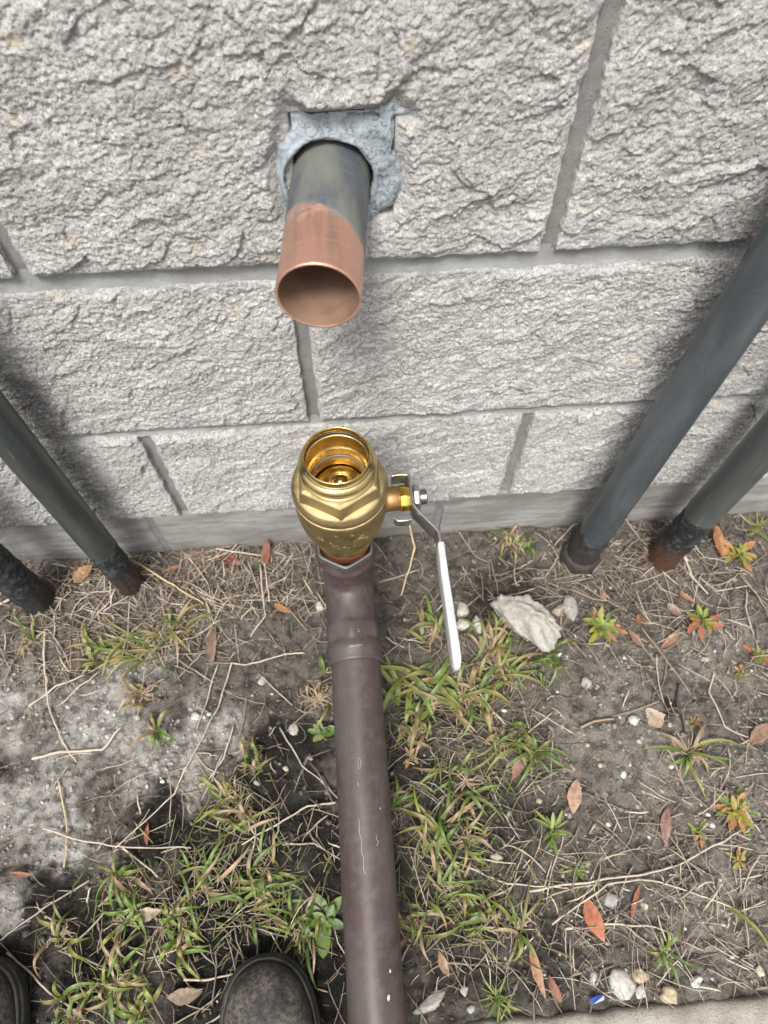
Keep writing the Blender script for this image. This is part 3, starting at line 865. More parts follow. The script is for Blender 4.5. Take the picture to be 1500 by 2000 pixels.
# hexagon cast on the end cap, one corner towards the viewer
bm = bmesh.new()
def hexring(r, zz, rot=-90):
    return [bm.verts.new(vt(np.array([r * math.cos(R(rot + 60 * k)), r * math.sin(R(rot + 60 * k)), zz]))) for k in range(6)]
ra, rb, rc, rd = hexring(.0412, .3552), hexring(.0385, .3690), hexring(.0352, .3711), hexring(.0316, .3712)
for a_, b_ in ((ra, rb), (rb, rc), (rc, rd)):
    for k in range(6): bm.faces.new((a_[k], a_[(k + 1) % 6], b_[(k + 1) % 6], b_[k]))
bmesh.ops.bevel(bm, geom=[e for e in bm.edges if not e.is_boundary], offset=.0007, segments=2, affect='EDGES', profile=.5)
me = bpy.data.meshes.new('hex_flats'); bm.to_mesh(me); bm.free()
link('hex_flats', me, MAT['cast'], vl)
rev('inlet_collar', [(.030, .3705), (.0322, .3712), (.0324, .3718), (.0322, .3726), (.0308, .3734), (.0300, .3744), (.0297, .3760), (.0298, .3772), (.0306, .3784), (.0322, .3794), (.0332, .3810), (.0337, .3830), (.0336, .3850), (.0328, .3870), (.0312, .3884), (.0296, .3892), (.0289, .3902), (.0287, .3930), (.0288, .3955), (.0289, .3963), (.0284, .3968), (.0278, .3966), (.0274, .3955), (.0273, .3915), (.0276, .3905), (.0300, .3900), (.0300, .3856), (.0274, .3850), (.0271, .3840), (.0271, .3690), (.0269, .3686), (.0252, .3676), (.0250, .3670), (.0248, .3590), (.0243, .3580), (.0236, .3558), (.0236, .345)], MAT['brass'])
rev('o_ring', [(.0288 + .0019 * math.cos(a), .3878 + .0019 * math.sin(a)) for a in np.linspace(0, 2 * np.pi, 13)], MAT['rubber'], 80)
rev('seat_ring', [(.0246, .3586), (.0243, .3593), (.0238, .3593), (.0234, .3586), (.0232, .3572), (.0234, .3560), (.0238, .3556)], MAT['seat'], 80)
rev('ball', [(.0001, .3440), (.0074, .3440), (.0078, .3500), (.0080, .3513), (.0086, .3519), (.0096, .3514), (.0100, .3508)] + [(.0360 * math.sin(a), .3165 + .0360 * math.cos(a)) for a in np.linspace(.30, 1.25, 24)], m_metal('polished_ball', (0.36, 0.26, 0.13), 0.20, (0.20, 0.13, 0.07)), 80)  # hole and raised lip shaped into the ball to imitate a dark, bright-ringed reflection
# raised casting marks on the bowl: arrow, size digits, wavy foundry strokes, three short bars
def on_body(ang, zz):
    rr_ = np.interp(zz, [.2700, .2790, .2900, .3030, .3170, .3300], [.0322, .0362, .0396, .0418, .0427, .0428]) + .0001
    return vt(np.array([rr_ * math.sin(R(ang)), -rr_ * math.cos(R(ang)), zz]))
strokes = [[(-12, .327), (14, .327)], [(14, .327), (9, .329)], [(14, .327), (9, .325)], [(-12, .327), (-7, .3285)]]
def digit(d, a, zz, w=3.2, h=.0058):
    seg = {'2': [(0, 1), (1, 1), (1, .5), (0, .5), (0, 0), (1, 0)], '5': [(1, 1), (0, 1), (0, .5), (1, .5), (1, 0), (0, 0)]}[d]
    strokes.append([(a + w * u, zz + h * v) for u, v in seg])
digit('2', -34, .310); digit('5', -29, .310)
strokes += [[(-20 + 14 * f, .309 + .0035 * math.sin(f * 6.3)) for f in np.linspace(0, 1, 10)], [(-16 + 16 * f, .302 + .003 * math.sin(f * 6.3 + 1)) for f in np.linspace(0, 1, 10)],
            [(-2, .299), (1, .304), (4, .299)], [(4, .300), (9, .300)], [(12, .313), (20, .313)], [(11, .307), (20, .307)], [(12, .301), (19, .301)],
            [(18, .317), (24, .320), (29, .317), (24, .314), (18, .317)], [(28, .310), (32, .312), (30, .306), (35, .309)]]
Vs, Qs, Ts, n0 = [], [], [], 0
for s_ in strokes:
    V, Q, T = sweep([on_body(a, z_) for a, z_ in s_], .00026, 5)
    Vs.append(V); Qs.append(Q + n0); Ts.append(T + n0); n0 += len(V)
link('cast_marking', mesh_np('cast_marking', np.vstack(Vs), np.vstack(Qs), np.vstack(Ts)), MAT['cast'], vl)
# stem towards +x
ZS = .3150
def xrev(name, prof, mat, segs=48, n_gon=None):
    prof = np.array(prof); th_ = np.linspace(0, 2 * np.pi, segs, endpoint=False)
    k_ = np.ones(segs)
    if n_gon: k_ = np.minimum(math.cos(math.pi / n_gon) / np.cos(((th_ + math.pi / n_gon) % (2 * math.pi / n_gon)) - math.pi / n_gon), .985) / .985 * 1.0
    V = np.stack([np.repeat(prof[:, 0:1], segs, 1), -.1150 + prof[:, 1:2] * np.cos(th_) * k_, ZS + prof[:, 1:2] * np.sin(th_) * k_], -1).reshape(-1, 3)
    return link(name, mesh_np(name, V, grid_faces(len(prof), segs, True)), mat, vl)
xrev('stem_boss', [(.020, .0165), (.0255, .0160), (.0280, .0140), (.0305, .0122), (.0330, .0118), (.0425, .0116), (.0430, .0108), (.0430, .006)], MAT['bronze'])
xrev('gland_nut', [(.0428, .005), (.0430, .0120), (.0436, .0126), (.0515, .0126), (.0522, .0120), (.0523, .005)], MAT['gland'], 60, 8)
xrev('stem_nut', [(.0552, .006), (.0556, .0112), (.0566, .0126), (.0610, .0126), (.0622, .0112), (.0626, .006)], MAT['zinc'], 72, 6)
tp = [(.0615, .0074)]
for k in range(5):
    tp += [(.0625 + k * .00115, .0066), (.0631 + k * .00115, .0075)]
tp += [(.0686, .0070), (.0690, .0058), (.0690, .0001)]
xrev('threaded_stem', tp, MAT['bolt'], 40)
# lever: bent zinc strap with two stop ears, then the white grip
lv = empty('lever', (.05, -.115, ZS), None, None); lv.parent = vl; lv.matrix_parent_inverse = Matrix.Translation(-Vector(vl.location))
for k_ in ('label', 'category'):
    if k_ in lv: del lv[k_]
def strap(name, path, th_, z0, z1, mat, bev=.0007):
    """flat bar following a plan path, thickness th_, from z0 to z1 (lists per point allowed)"""
    P = np.array(path, float); n = len(P)
    z0 = np.broadcast_to(z0, (n,)); z1 = np.broadcast_to(z1, (n,)); t_ = np.broadcast_to(th_, (n,))
    T = np.gradient(P, axis=0); T /= np.linalg.norm(T, axis=1, keepdims=True); N = np.stack([-T[:, 1], T[:, 0]], -1)
    bm = bmesh.new(); rings = []
    for i in range(n):
        a = P[i] - N[i] * t_[i] / 2; b = P[i] + N[i] * t_[i] / 2
        rings.append([bm.verts.new(v) for v in ((a[0], a[1], z0[i]), (b[0], b[1], z0[i]), (b[0], b[1], z1[i]), (a[0], a[1], z1[i]))])
    for i in range(n - 1):
        for k in range(4): bm.faces.new((rings[i][k], rings[i][(k + 1) % 4], rings[i + 1][(k + 1) % 4], rings[i + 1][k]))
    bm.faces.new(rings[0][::-1]); bm.faces.new(rings[-1])
    bmesh.ops.recalc_face_normals(bm, faces=bm.faces[:])
    es = [e for e in bm.edges if len(e.link_faces) == 2 and e.calc_face_angle(0) > R(50)]
    bmesh.ops.bevel(bm, geom=es, offset=bev, segments=3, affect='EDGES', profile=.5)
    me = bpy.data.meshes.new(name); bm.to_mesh(me); bm.free()
    o = link(name, me, mat, lv)
    o.parent = lv
    o.matrix_parent_inverse = (Matrix.Translation(lv.location - Vector(vl.location)) @ Matrix.Translation(Vector(vl.location))).inverted()
    return o
zb, zt = ZS - .0115, ZS + .0115
sp_ = [(.0365, -.0962), (.0405, -.0952), (.0480, -.0950), (.0515, -.0956), (.0533, -.0975), (.0536, -.1005), (.0536, -.1262), (.0542, -.1288), (.0556, -.1310), (.0727, -.1545), (.0740, -.1565), (.0747, -.1590), (.0750, -.1620), (.0751, -.1760)]
strap('strap', sp_, .0026, [zt - .016] * 3 + [zt - .019] * 1 + [zb] * 10, [zt] * 14, MAT['zinc'])
strap('stop_ear', [(.0523, -.1365), (.0490, -.1378), (.0400, -.1376), (.0372, -.1355), (.0370, -.1330)], .0016, zb - .001, zb + .010, MAT['zinc'], .0004)
gp = [(.0752, -.1685), (.0751, -.176), (.0750, -.20), (.0755, -.23), (.0760, -.260), (.0762, -.272), (.0763, -.2775), (.0763, -.2805), (.0763, -.2822)]
gr = strap('grip', gp, [.0058, .0062, .0066, .0070, .0074, .0074, .0070, .0060, .0040], [zb - .0006] * 5 + [zb + .0005, zb + .003, zb + .006, zb + .009], [zt + .0012] * 5 + [zt + .0002, zt - .002, zt - .005, zt - .008], MAT['grip'], .0013)
gr['label'] = 'white vinyl grip over the lever'

# ------------------------------------------------------------------ upright dark pipes by the wall
def upright(x, y, r, ztop, mat, label, lean=(0, 0), collar=None):
    e = empty('upright_pipe', (x, y, 0), label, 'pipe', 'dark upright pipes along the wall')
    zs = np.concatenate([np.arange(-.04, .25, .006), np.arange(.25, ztop, .05), [ztop]])
    th_ = np.linspace(0, 2 * np.pi, 56, endpoint=False)
    rows = []
    for z_ in zs:
        k = (1 - sstep(.10, .20, np.array(z_)))
        rr_ = r + k * .0016 * fbm(np.cos(th_) * 2.2 + x * 9, np.sin(th_) * 2.2 + z_ / .02, 151, 3)
        rows.append(np.stack([x + lean[0] * z_ + np.cos(th_) * rr_, y + lean[1] * z_ + np.sin(th_) * rr_, np.full(56, z_)], -1))
    link('tube', mesh_np('tube', np.concatenate(rows), grid_faces(len(rows), 56, True)), mat, e)
    # elbow at the top, out of the photograph, turning the run back into the wall
    a = np.array([x + lean[0] * ztop, y + lean[1] * ztop, ztop])
    pts_ = [a + np.array([0, 0, -.02])] + [a + np.array([0, (1 - math.cos(t)) * .07, math.sin(t) * .07]) for t in np.linspace(0, math.pi / 2, 9)] + [a + np.array([0, .13, .07])]
    tube_obj('elbow', pts_, r * 1.08, mat, e, 40)
    if collar:
        zc, rc_ = collar
        pr = [(r * .98, -.03), (rc_, -.02), (rc_, zc - .006), (rc_ - .003, zc - .001), (r * .99, zc)]
        V, Q = lathe(pr, 56)
        V[:, :2] *= (1 + .035 * fbm(V[:, 0] / .02 + 3, V[:, 1] / .02 + V[:, 2] / .015, 157, 3))[:, None]
        V += np.array([x, y, 0])
        link('ground_sleeve', mesh_np('ground_sleeve', V, Q), mat, e)
    return e
gp_ = (.043, .053, .060)
upright(.3086, -.0535, .0207, 1.25, m_upright('painted_pipe_a', gp_, (.016, .018, .020), .085, (.030, .025, .022), .02), 'thick dark grey pipe with chipped pale patch and sleeve at its foot', (.0217, 0), (.022, .0262))
upright(.4200, -.066, .0203, 1.25, m_upright('painted_pipe_b', (.050, .056, .055), (.010, .010, .011), .14, (.070, .029, .016), .025), 'thin upright pipe with bright rusty foot beside the leafy orange weed', (.0231, 0))
upright(-.3085, -.0500, .0180, 1.25, m_upright('painted_pipe_c', (.027, .0325, .032), (.009, .012, .014), .125, (.036, .017, .012), .03), 'dark grey pipe with black dark rusty foot beside the round orange leaf', (0, 0))
upright(-.4280, -.0660, .0205, 1.25, m_upright('painted_pipe_d', (.028, .030, .034), (.009, .010, .012), .30, (.018, .016, .016), .04), 'black tarred pipe with blue grey smears rising from dry straw', (-.012, .02))

# ------------------------------------------------------------------ boots
def boot(x, y, rotz, label):
    """toe at (x, y), heel behind it (towards -y before turning)"""
    e = empty('work_boot', (x, y, .009), label, 'boot', 'worn dark work boots')
    Lb = .292
    tt = np.array([0, .012, .035, .08, .16, .26, .36, .48, .60, .72, .84, .93, .98, 1.0])
    hw = np.array([.004, .017, .027, .0365, .0440, .0465, .0460, .0435, .0375, .0350, .0350, .0310, .022, .006])
    ht = np.array([.018, .036, .047, .056, .0625, .066, .072, .088, .104, .112, .112, .108, .095, .070])
    bend = np.array([.004 * math.sin(v * 3) for v in tt])
    th_ = np.linspace(0, 2 * np.pi, 40, endpoint=False)
    ti = np.linspace(0, 1, 60) ** 1.25
    H, W_, B_ = np.interp(ti, tt, ht), np.interp(ti, tt, hw), np.interp(ti, tt, bend)
    ker = np.array([.25, .5, .25])
    for _ in range(3):
        H[1:-1] = np.convolve(H, ker, 'same')[1:-1]; W_[1:-1] = np.convolve(W_, ker, 'same')[1:-1]
    cr, sr = math.cos(rotz), math.sin(rotz)
    def xf(px, py, pz):
        return np.stack([x + px * cr - py * sr, y + px * sr + py * cr, .009 + pz], -1)
    rows = []
    for i in range(len(ti)):
        cs, sn = np.cos(th_), np.sin(th_)
        px = W_[i] * np.sign(cs) * np.abs(cs) ** .75 + B_[i]
        top = np.sign(sn) * np.abs(sn) ** .85
        pz = np.where(sn > 0, .020 + (H[i] - .020) * top, .020 + .008 * sn)
        wr = .0008 * fbm(px / .02, np.full(40, ti[i] * 12), 161, 3)
        rows.append(xf(px, np.full(40, -ti[i] * Lb), pz + wr))
    # ankle shaft
    srows = []
    for zz, rx, ry, yc_ in ((.050, .034, .055, -.235), (.085, .036, .057, -.232), (.12, .038, .058, -.230), (.16, .042, .062, -.228), (.21, .046, .066, -.228), (.213, .043, .063, -.228), (.15, .038, .058, -.228)):
        srows.append(xf(rx * np.cos(th_), yc_ + ry * np.sin(th_), np.full(40, zz)))
    V = np.concatenate(rows + srows)
    Q = np.vstack([grid_faces(len(rows), 40, True), grid_faces(len(srows), 40, True) + len(rows) * 40])
    link('upper', mesh_np('upper', V, Q[:, ::-1]), MAT['boot'], e)
    def outline(off, zs_):
        rws = []
        for oo, zz in zs_:
            py = np.concatenate([-ti * Lb, -ti[::-1] * Lb]); sg = np.concatenate([np.ones(60), -np.ones(60)])
            ww = np.concatenate([W_, W_[::-1]]); bb = np.concatenate([B_, B_[::-1]])
            sc = (ww + off + oo) / np.maximum(ww, 1e-4)
            cyy = -.5 * Lb
            yy = cyy + (py - cyy) * (1 + (off + oo) / (.5 * Lb))
            rws.append(xf(bb + sg * (ww + off + oo), yy, np.full(120, zz)))
        return np.concatenate(rws), grid_faces(len(zs_), 120, True)
    V, Q = outline(.0, [(-.01, 0), (.004, 0), (.0055, .004), (.0055, .017), (.0045, .020), (.002, .0205), (.0015, .0225), (-.004, .024)])
    link('sole', mesh_np('sole', V, Q), MAT['sole'], e)
    V, Q = outline(.0, [(.0018, .0222), (.0030, .0226), (.0034, .0240), (.0026, .0252), (.0010, .0250)])
    link('welt', mesh_np('welt', V, Q), MAT['sole'], e)
    for k in range(5):   # laces over the instep
        f = .40 + k * .065
        i = int(np.argmin(np.abs(ti - f)))
        lp = [xf(np.array(u * .026 + B_[i]), np.array(-f * Lb - .006 * u), np.array(H[i] + .002 - .010 * u * u)) for u in np.linspace(-1, 1, 9)]
        tube_obj('lace', lp, .0018, MAT['sole'], e, 8)
    return e
boot(-.1245, -.4935, R(3), 'scuffed black work boot standing next to the brown pipe')
boot(-.4130, -.4740, R(-4), 'dark work boot standing apart from the brown pipe, its welt edge showing')

# ------------------------------------------------------------------ stones
def rock_mesh(name, r, sc, seed, sub, col, rough=.22):
    bm = bmesh.new(); bmesh.ops.create_icosphere(bm, subdivisions=sub, radius=1)
    co = np.array([v.co[:] for v in bm.verts])
    fa = np.array([[v.index for v in f.verts] for f in bm.faces]); bm.free()
    rg = np.random.default_rng(seed)
    d = np.ones(len(co))
    for _ in range(9):                                   # broken flats
        n = rg.normal(size=3); n /= np.linalg.norm(n); lim = rg.uniform(.50, .88)
        p = co @ n
        d = np.where(p > 0, np.minimum(d, lim / np.maximum(p, 1e-3)), d)
    d = np.clip(d, .45, 1)
    a, b = co[:, 0] + co[:, 2] * .7, co[:, 1] - co[:, 2] * .6
    d = d * (1 + rough * .7 * fbm(a * 2 + seed, b * 2, seed % 90, 4) + rough * .40 * fbm(a * 7, b * 7 + seed, seed % 80, 3))
    V = co * d[:, None] * np.array(sc) * r
    c = np.array(col)[None, :] * (1 + .35 * fbm(a * 3, b * 3, 7 + seed % 60, 3))[:, None]
    return mesh_np(name, V, None, fa, np.clip(c, .01, .9))

def stone(x, y, r, sc, col, label, rot=0, sub=3, seed=1, sink=.35, group=None, name='stone'):
    me = rock_mesh(name, r, sc, seed, sub, np.array(col) * .72)
    o = link(name, me, MAT['stone'], None)
    o.location = (x, y, gz(x, y) + r * sc[2] * (1 - sink) * .8)
    o.rotation_euler = (0, 0, rot)
    return props(o, label, 'stone', group)

stone(.2165, -.1425, .055, (1.05, .64, .66), (.40, .385, .345), 'large craggy pale limestone lump lying among grass blades', R(-35), 5, 5, .52, None, 'limestone')
ROCKS = [
    (.1354, -.1186, .0135, (.75, 1.05, .6), (.47, .45, .40), 20, 'pale upright stone beside the white lever grip, nearer the wall'),
    (.1325, -.1405, .0105, (1.2, 1.0, .6), (.50, .47, .42), 60, 'pale stone crossed by a grass blade just below another pale stone'),
    (.1529, -.1415, .0100, (.7, 1.25, .6), (.50, .48, .44), 10, 'small whitish stone between the lever grip and the large limestone'),
    (.2820, -.1246, .0180, (.72, 1.15, .5), (.33, .31, .29), 5, 'smooth grey oval stone in front of the thick sleeved pipe'),
    (.2638, -.1283, .0115, (1.1, .9, .6), (.40, .34, .28), 40, 'tan stone leaning near the smooth grey oval stone'),
    (.2517, -.5473, .0180, (.82, 1.1, .5), (.52, .50, .47), 10, 'flat greyish white stone lying by the path edge'),
    (.2952, -.5597, .0095, (1.0, 1.0, .7), (.50, .41, .29), 30, 'angular tan stone touching the path edge'),
    (.2702, -.5397, .0085, (1.1, .9, .5), (.46, .38, .26), 0, 'rounded tan disc stone beside the flat greyish white stone'),
    (.3285, -.5497, .0065, (1.2, .8, .6), (.62, .59, .55), 20, 'bright white shell fragment near the path edge'),
    (.4016, -.5477, .0058, (1.1, .9, .6), (.60, .54, .42), 70, 'cream pebble alone at the far end of the path edge'),
    (.2682, -.5540, .0065, (1.2, .8, .6), (.62, .60, .57), 45, 'white chip wedged below the rounded tan disc stone'),
    (.1353, -.4178, .0068, (1.15, .9, .6), (.47, .42, .33), 0, 'lone cream pebble on dark bare soil'),
    (.2567, -.4681, .0105, (1.3, .8, .4), (.36, .35, .34), -20, 'flat grey stone chip beside the orange red leaf'),
    (.0449, -.5467, .0150, (1.5, .55, .4), (.44, .42, .38), 15, 'long pale stone sliver beside the brown pipe'),
    (.2208, -.5381, .0062, (.8, 1.2, .6), (.60, .58, .54), 0, 'small white stone left of the flat greyish white stone'),
    (.0811, -.5384, .0055, (1, 1, .7), (.48, .43, .35), 0, 'little cream pebble uphill of the feathery green weed'),
    (.0870, -.5544, .0048, (1, 1, .8), (.36, .37, .39), 0, 'little round blue grey pebble by the feathery green weed'),
    (.4412, -.2093, .0065, (1, .9, .7), (.50, .42, .32), 0, 'smooth tan pebble among red leaved weeds'),
    (.3288, -.2789, .0075, (1.2, .9, .5), (.64, .63, .61), 10, 'bright white broken chip beside the crumpled tan pod'),
    (.2803, -.2285, .0080, (1.0, 1.0, .7), (.38, .36, .34), 30, 'grey lump of stone on bare soil below the green rosette weed'),
    (-.0548, -.0984, .0066, (.8, 1.3, .5), (.55, .53, .50), 0, 'white angular chip beside the pipe elbow'),
    (-.1331, -.1917, .0072, (1.1, 1.0, .5), (.42, .44, .45), 20, 'pale bluish stone chip on sandy soil under a long stalk'),
    (-.2145, -.2325, .0060, (1.0, 1.0, .6), (.56, .54, .50), 0, 'white crumbly pebble half sunk in the sand'),
    (-.0930, -.2560, .0070, (.9, 1.2, .6), (.40, .37, .31), 0, 'cream pebble on black muck beside the brown root clump'),
]
for i, (x, y, r, sc, c, ro, lb) in enumerate(ROCKS):
    stone(x, y, r, sc, c, lb, R(ro), 3, 20 + i * 7)

# blue plastic scrap by the path
def sheet(name, pts_, mat, parent=None, thick=.0004):
    bm = bmesh.new(); vs = [bm.verts.new(p) for p in pts_]
    bm.faces.new(vs)
    r_ = bmesh.ops.extrude_face_region(bm, geom=bm.faces[:])
    bmesh.ops.translate(bm, vec=(0, 0, thick), verts=[g_ for g_ in r_['geom'] if isinstance(g_, bmesh.types.BMVert)])
    bmesh.ops.recalc_face_normals(bm, faces=bm.faces[:])
    me = bpy.data.meshes.new(name); bm.to_mesh(me); bm.free()
    return link(name, me, mat, parent, False)
zb_ = gz(.218, -.552) + .007
o = sheet('plastic_scrap', [(.2105, -.5560, zb_ - .002), (.2150, -.5605, zb_ - .003), (.2262, -.5575, zb_), (.2268, -.5535, zb_ + .001), (.2235, -.5525, zb_ + .002), (.2185, -.5530, zb_ + .003)], MAT['blue'])
props(o, 'small torn scrap of dark blue plastic at the path edge', 'scrap')

# ------------------------------------------------------------------ loose litter nobody could count
ico = bmesh.new(); bmesh.ops.create_icosphere(ico, subdivisions=1, radius=1)
ICO = np.array([v.co[:] for v in ico.verts]); ICF = np.array([[v.index for v in f.verts] for f in ico.faces]); ico.free()
def scatter_stones(name, n, rfun, cfun, xyfun, label, cat, mat):
    xy = xyfun(n); n = len(xy)
    r = rfun(n); sc = RNG.uniform(.6, 1.25, (n, 1, 3)) * np.array([1, 1, .75])
    jit = 1 + np.clip(RNG.normal(0, .27, (n, len(ICO), 1)), -.55, .6)
    V = ICO[None] * jit * sc * r[:, None, None]
    a = RNG.uniform(0, 6.28, n); ca, sa = np.cos(a)[:, None], np.sin(a)[:, None]
    Vx = V[..., 0] * ca - V[..., 1] * sa; Vy = V[..., 0] * sa + V[..., 1] * ca
    zz = gh(xy[:, 0], xy[:, 1]) + r * .12
    V = np.stack([Vx + xy[:, 0:1], Vy + xy[:, 1:2], V[..., 2] + zz[:, None]], -1)
    c = cfun(n, xy)
    C = np.repeat(c[:, None, :], len(ICO), 1) * (1 + RNG.normal(0, .06, (n, len(ICO), 1)))
    F = ICF[None] + (np.arange(n) * len(ICO))[:, None, None]
    o = link(name, mesh_np(name, V.reshape(-1, 3), None, F.reshape(-1, 3), np.clip(C.reshape(-1, 3), .01, .8)), mat, None, False)
    return props(o, label, cat, None, 'stuff')

def xy_box(n, x0=-.62, x1=.66, y0=-.562, y1=-.004, dens=None):
    x = RNG.uniform(x0, x1, n); y = RNG.uniform(y0, y1, n)
    if dens is not None:
        k = RNG.random(n) < dens(x, y); x, y = x[k], y[k]
    return np.stack([x, y], -1)
def soilcol(xy):
    w0 = np.full(len(xy), .10); c = np.zeros((len(xy), 3)) + np.array([.19, .168, .145]) * .10
    for (sx__, sy, sr, k) in SPOTS:
        w = (np.exp(-(((xy[:, 0] - sx__) ** 2 + (xy[:, 1] - sy) ** 2) / (sr * .72) ** 2) * 1.3) * (1.8 if k == 'b' else 1)) ** 2.2
        w0 += w; c += w[:, None] * np.array(SC[k])
    return c / w0[:, None]
scatter_stones('soil_crumbs', 14000, lambda n: .0006 + .0032 * RNG.random(n) ** 3.6, lambda n, xy: soilcol(xy) * RNG.uniform(.40, .88, (n, 1)),
               lambda n: xy_box(n), 'crumbs of grey and black soil scattered over the ground', 'soil', MAT['stone'])
def gcol(n, xy):
    base = np.array([[.50, .48, .44], [.62, .60, .57], [.36, .33, .29], [.46, .38, .28], [.28, .27, .26]])
    return base[RNG.integers(0, 5, n)] * RNG.uniform(.45, .85, (n, 1))
scatter_stones('gravel', 3600, lambda n: .0007 + .0030 * RNG.random(n) ** 2.4, gcol,
               lambda n: xy_box(n, dens=lambda x, y: .06 + .94 * sstep(.10, .25, x) * (.5 + .5 * sstep(-.2, -.5, y))), 'fine pale gravel grains sprinkled on the soil', 'gravel', MAT['stone'])

def straw_field(name, n, xyfun, lfun, rfun, colfun, label, cat, lift=.004, azfun=None, curl=.5):
    xy = xyfun(n); n = len(xy); K = 6
    L = lfun(n); az = RNG.uniform(0, 6.28, n) if azfun is None else azfun(n, xy)
    bend = RNG.normal(0, curl, n) * RNG.random(n)
    s = np.linspace(-.5, .5, K)[None, :]
    ang = az[:, None] + bend[:, None] * s * 2 + RNG.normal(0, .05 + .12 * (curl > 1), (n, K))
    step = L[:, None] / (K - 1)
    dx = np.cumsum(np.cos(ang) * step, 1); dy = np.cumsum(np.sin(ang) * step, 1)
    px = xy[:, 0:1] + dx - dx.mean(1, keepdims=True); py = xy[:, 1:2] + dy - dy.mean(1, keepdims=True)
    py = np.minimum(py, -.003)
    h = gh(px, py)
    hm = .55 * h + .45 * h.max(1, keepdims=True)
    r = rfun(n)[:, None] * np.concatenate([[.7], np.ones(K - 2), [.45]])[None, :]
    pz = hm + r + RNG.random((n, 1)) * lift + RNG.normal(0, .0009, (n, K)) + (RNG.normal(0, .15, (n, 1)) * s) * .02
    pz = np.maximum(pz, h + r * .5)
    P = np.stack([px, py, pz], -1)
    T = np.stack([np.cos(ang), np.sin(ang)], -1)
    N1 = np.stack([-T[..., 1], T[..., 0], np.zeros((n, K))], -1)
    rings = []
    for a in (0.2, 2.3, 4.4):
        rings.append(P + (math.cos(a) * r)[..., None] * N1 + np.stack([np.zeros((n, K)), np.zeros((n, K)), math.sin(a) * r], -1))
    V = np.stack(rings, 2)                               # n,K,3,3
    base = (np.arange(n) * K * 3)[:, None, None, None]
    kk_ = np.arange(K - 1)[None, :, None, None]; j = np.arange(3)[None, None, :, None]
    off = np.array([(0, 0), (0, 1), (1, 1), (1, 0)])
    ids = base + (kk_ + off[:, 0][None, None, None, :]) * 3 + (j + off[:, 1][None, None, None, :]) % 3
    c = colfun(n, xy)
    C = np.repeat(np.repeat(c[:, None, None, :], K, 1), 3, 2) * (1 + RNG.normal(0, .08, (n, K, 1, 1)))
    o = link(name, mesh_np(name, V.reshape(-1, 3), ids.reshape(-1, 4), None, np.clip(C.reshape(-1, 3), .01, .8)), MAT['straw'])
    return props(o, label, cat, None, 'stuff')

def straw_col(n, xy):
    base = np.array([[.40, .335, .25], [.31, .25, .19], [.20, .16, .12], [.48, .42, .34], [.12, .09, .07], [.29, .25, .215]])
    return base[RNG.integers(0, 6, n)] * RNG.uniform(.7, 1.15, (n, 1))
def dens_straw(x, y):
    d = .035 + 1.3 * np.exp(-((x + .25) / .16) ** 2 - ((y + .05) / .075) ** 2) + .55 * np.exp(-((x - .40) / .13) ** 2 - ((y + .08) / .07) ** 2)
    d = d + .35 * np.exp(-((x + .40) / .12) ** 2 - ((y + .14) / .08) ** 2)
    d = d + .22 * np.exp(-((x - .14) / .14) ** 2 - ((y + .27) / .14) ** 2) + .20 * np.exp(-((x + .18) / .17) ** 2 - ((y + .44) / .12) ** 2)
    d = d + .22 * np.exp(-((x - .16) / .14) ** 2 - ((y + .50) / .06) ** 2) + .14 * 2 * np.exp(-((x - .36) / .14) ** 2 - ((y + .45) / .10) ** 2)
    d = d - .28 * np.exp(-((x - .30) / .07) ** 2 - ((y + .31) / .09) ** 2) - .2 * np.exp(-((x + .32) / .07) ** 2 - ((y + .22) / .06) ** 2)
    d = d + .10 * sstep(.14, .24, x)
    return np.clip(d, .02, 1)
straw_field('straw_litter', 21000, lambda n: xy_box(n, dens=dens_straw), lambda n: .012 + .055 * RNG.random(n) ** 1.8, lambda n: .00028 + .00085 * RNG.random(n) ** 2.2,
            straw_col, 'matted dry straw and dead grass strewn over the soil', 'straw', .006)
def green_col(n, xy):
    base = np.array([[.115, .155, .035], [.15, .175, .045], [.09, .125, .03], [.20, .18, .07], [.24, .19, .11]])
    return base[RNG.integers(0, 5, n)] * RNG.uniform(.6, 1.1, (n, 1))
def dens_grass(x, y):
    d = np.zeros(np.shape(x))
    for (gx_, gy_, gr_) in ((.10, -.23, .06), (.165, -.195, .05), (.10, -.34, .06), (.06, -.42, .05), (.12, -.47, .06), (-.14, -.42, .06), (-.19, -.42, .05), (-.28, -.43, .04), (-.28, -.51, .05), (-.09, -.47, .04), (-.17, -.34, .04), (-.28, -.135, .035), (.22, -.03, .03), (.18, -.30, .04)):
        d = d + .8 * np.exp(-((x - gx_) ** 2 + (y - gy_) ** 2) / gr_ ** 2)
    return np.clip(d, 0, 1)
straw_field('fine_grass', 5200, lambda n: xy_box(n, dens=dens_grass), lambda n: .012 + .035 * RNG.random(n) ** 1.4, lambda n: .00035 + .0006 * RNG.random(n),
            green_col, 'fine matted green and yellowing grass between the tufts', 'grass', .010, None, .6)
def wiry_col(n, xy):
    return np.array([[.30, .24, .18]]) * RNG.uniform(.5, 1.4, (n, 1))
straw_field('root_fibres', 4200, lambda n: xy_box(n, dens=lambda x, y: .15 + .6 * dens_straw(x, y)), lambda n: .008 + .03 * RNG.random(n) ** 1.5, lambda n: .00016 + .0002 * RNG.random(n),
            wiry_col, 'hair thin dry root fibres curling over the soil', 'roots', .005, None, 1.3)

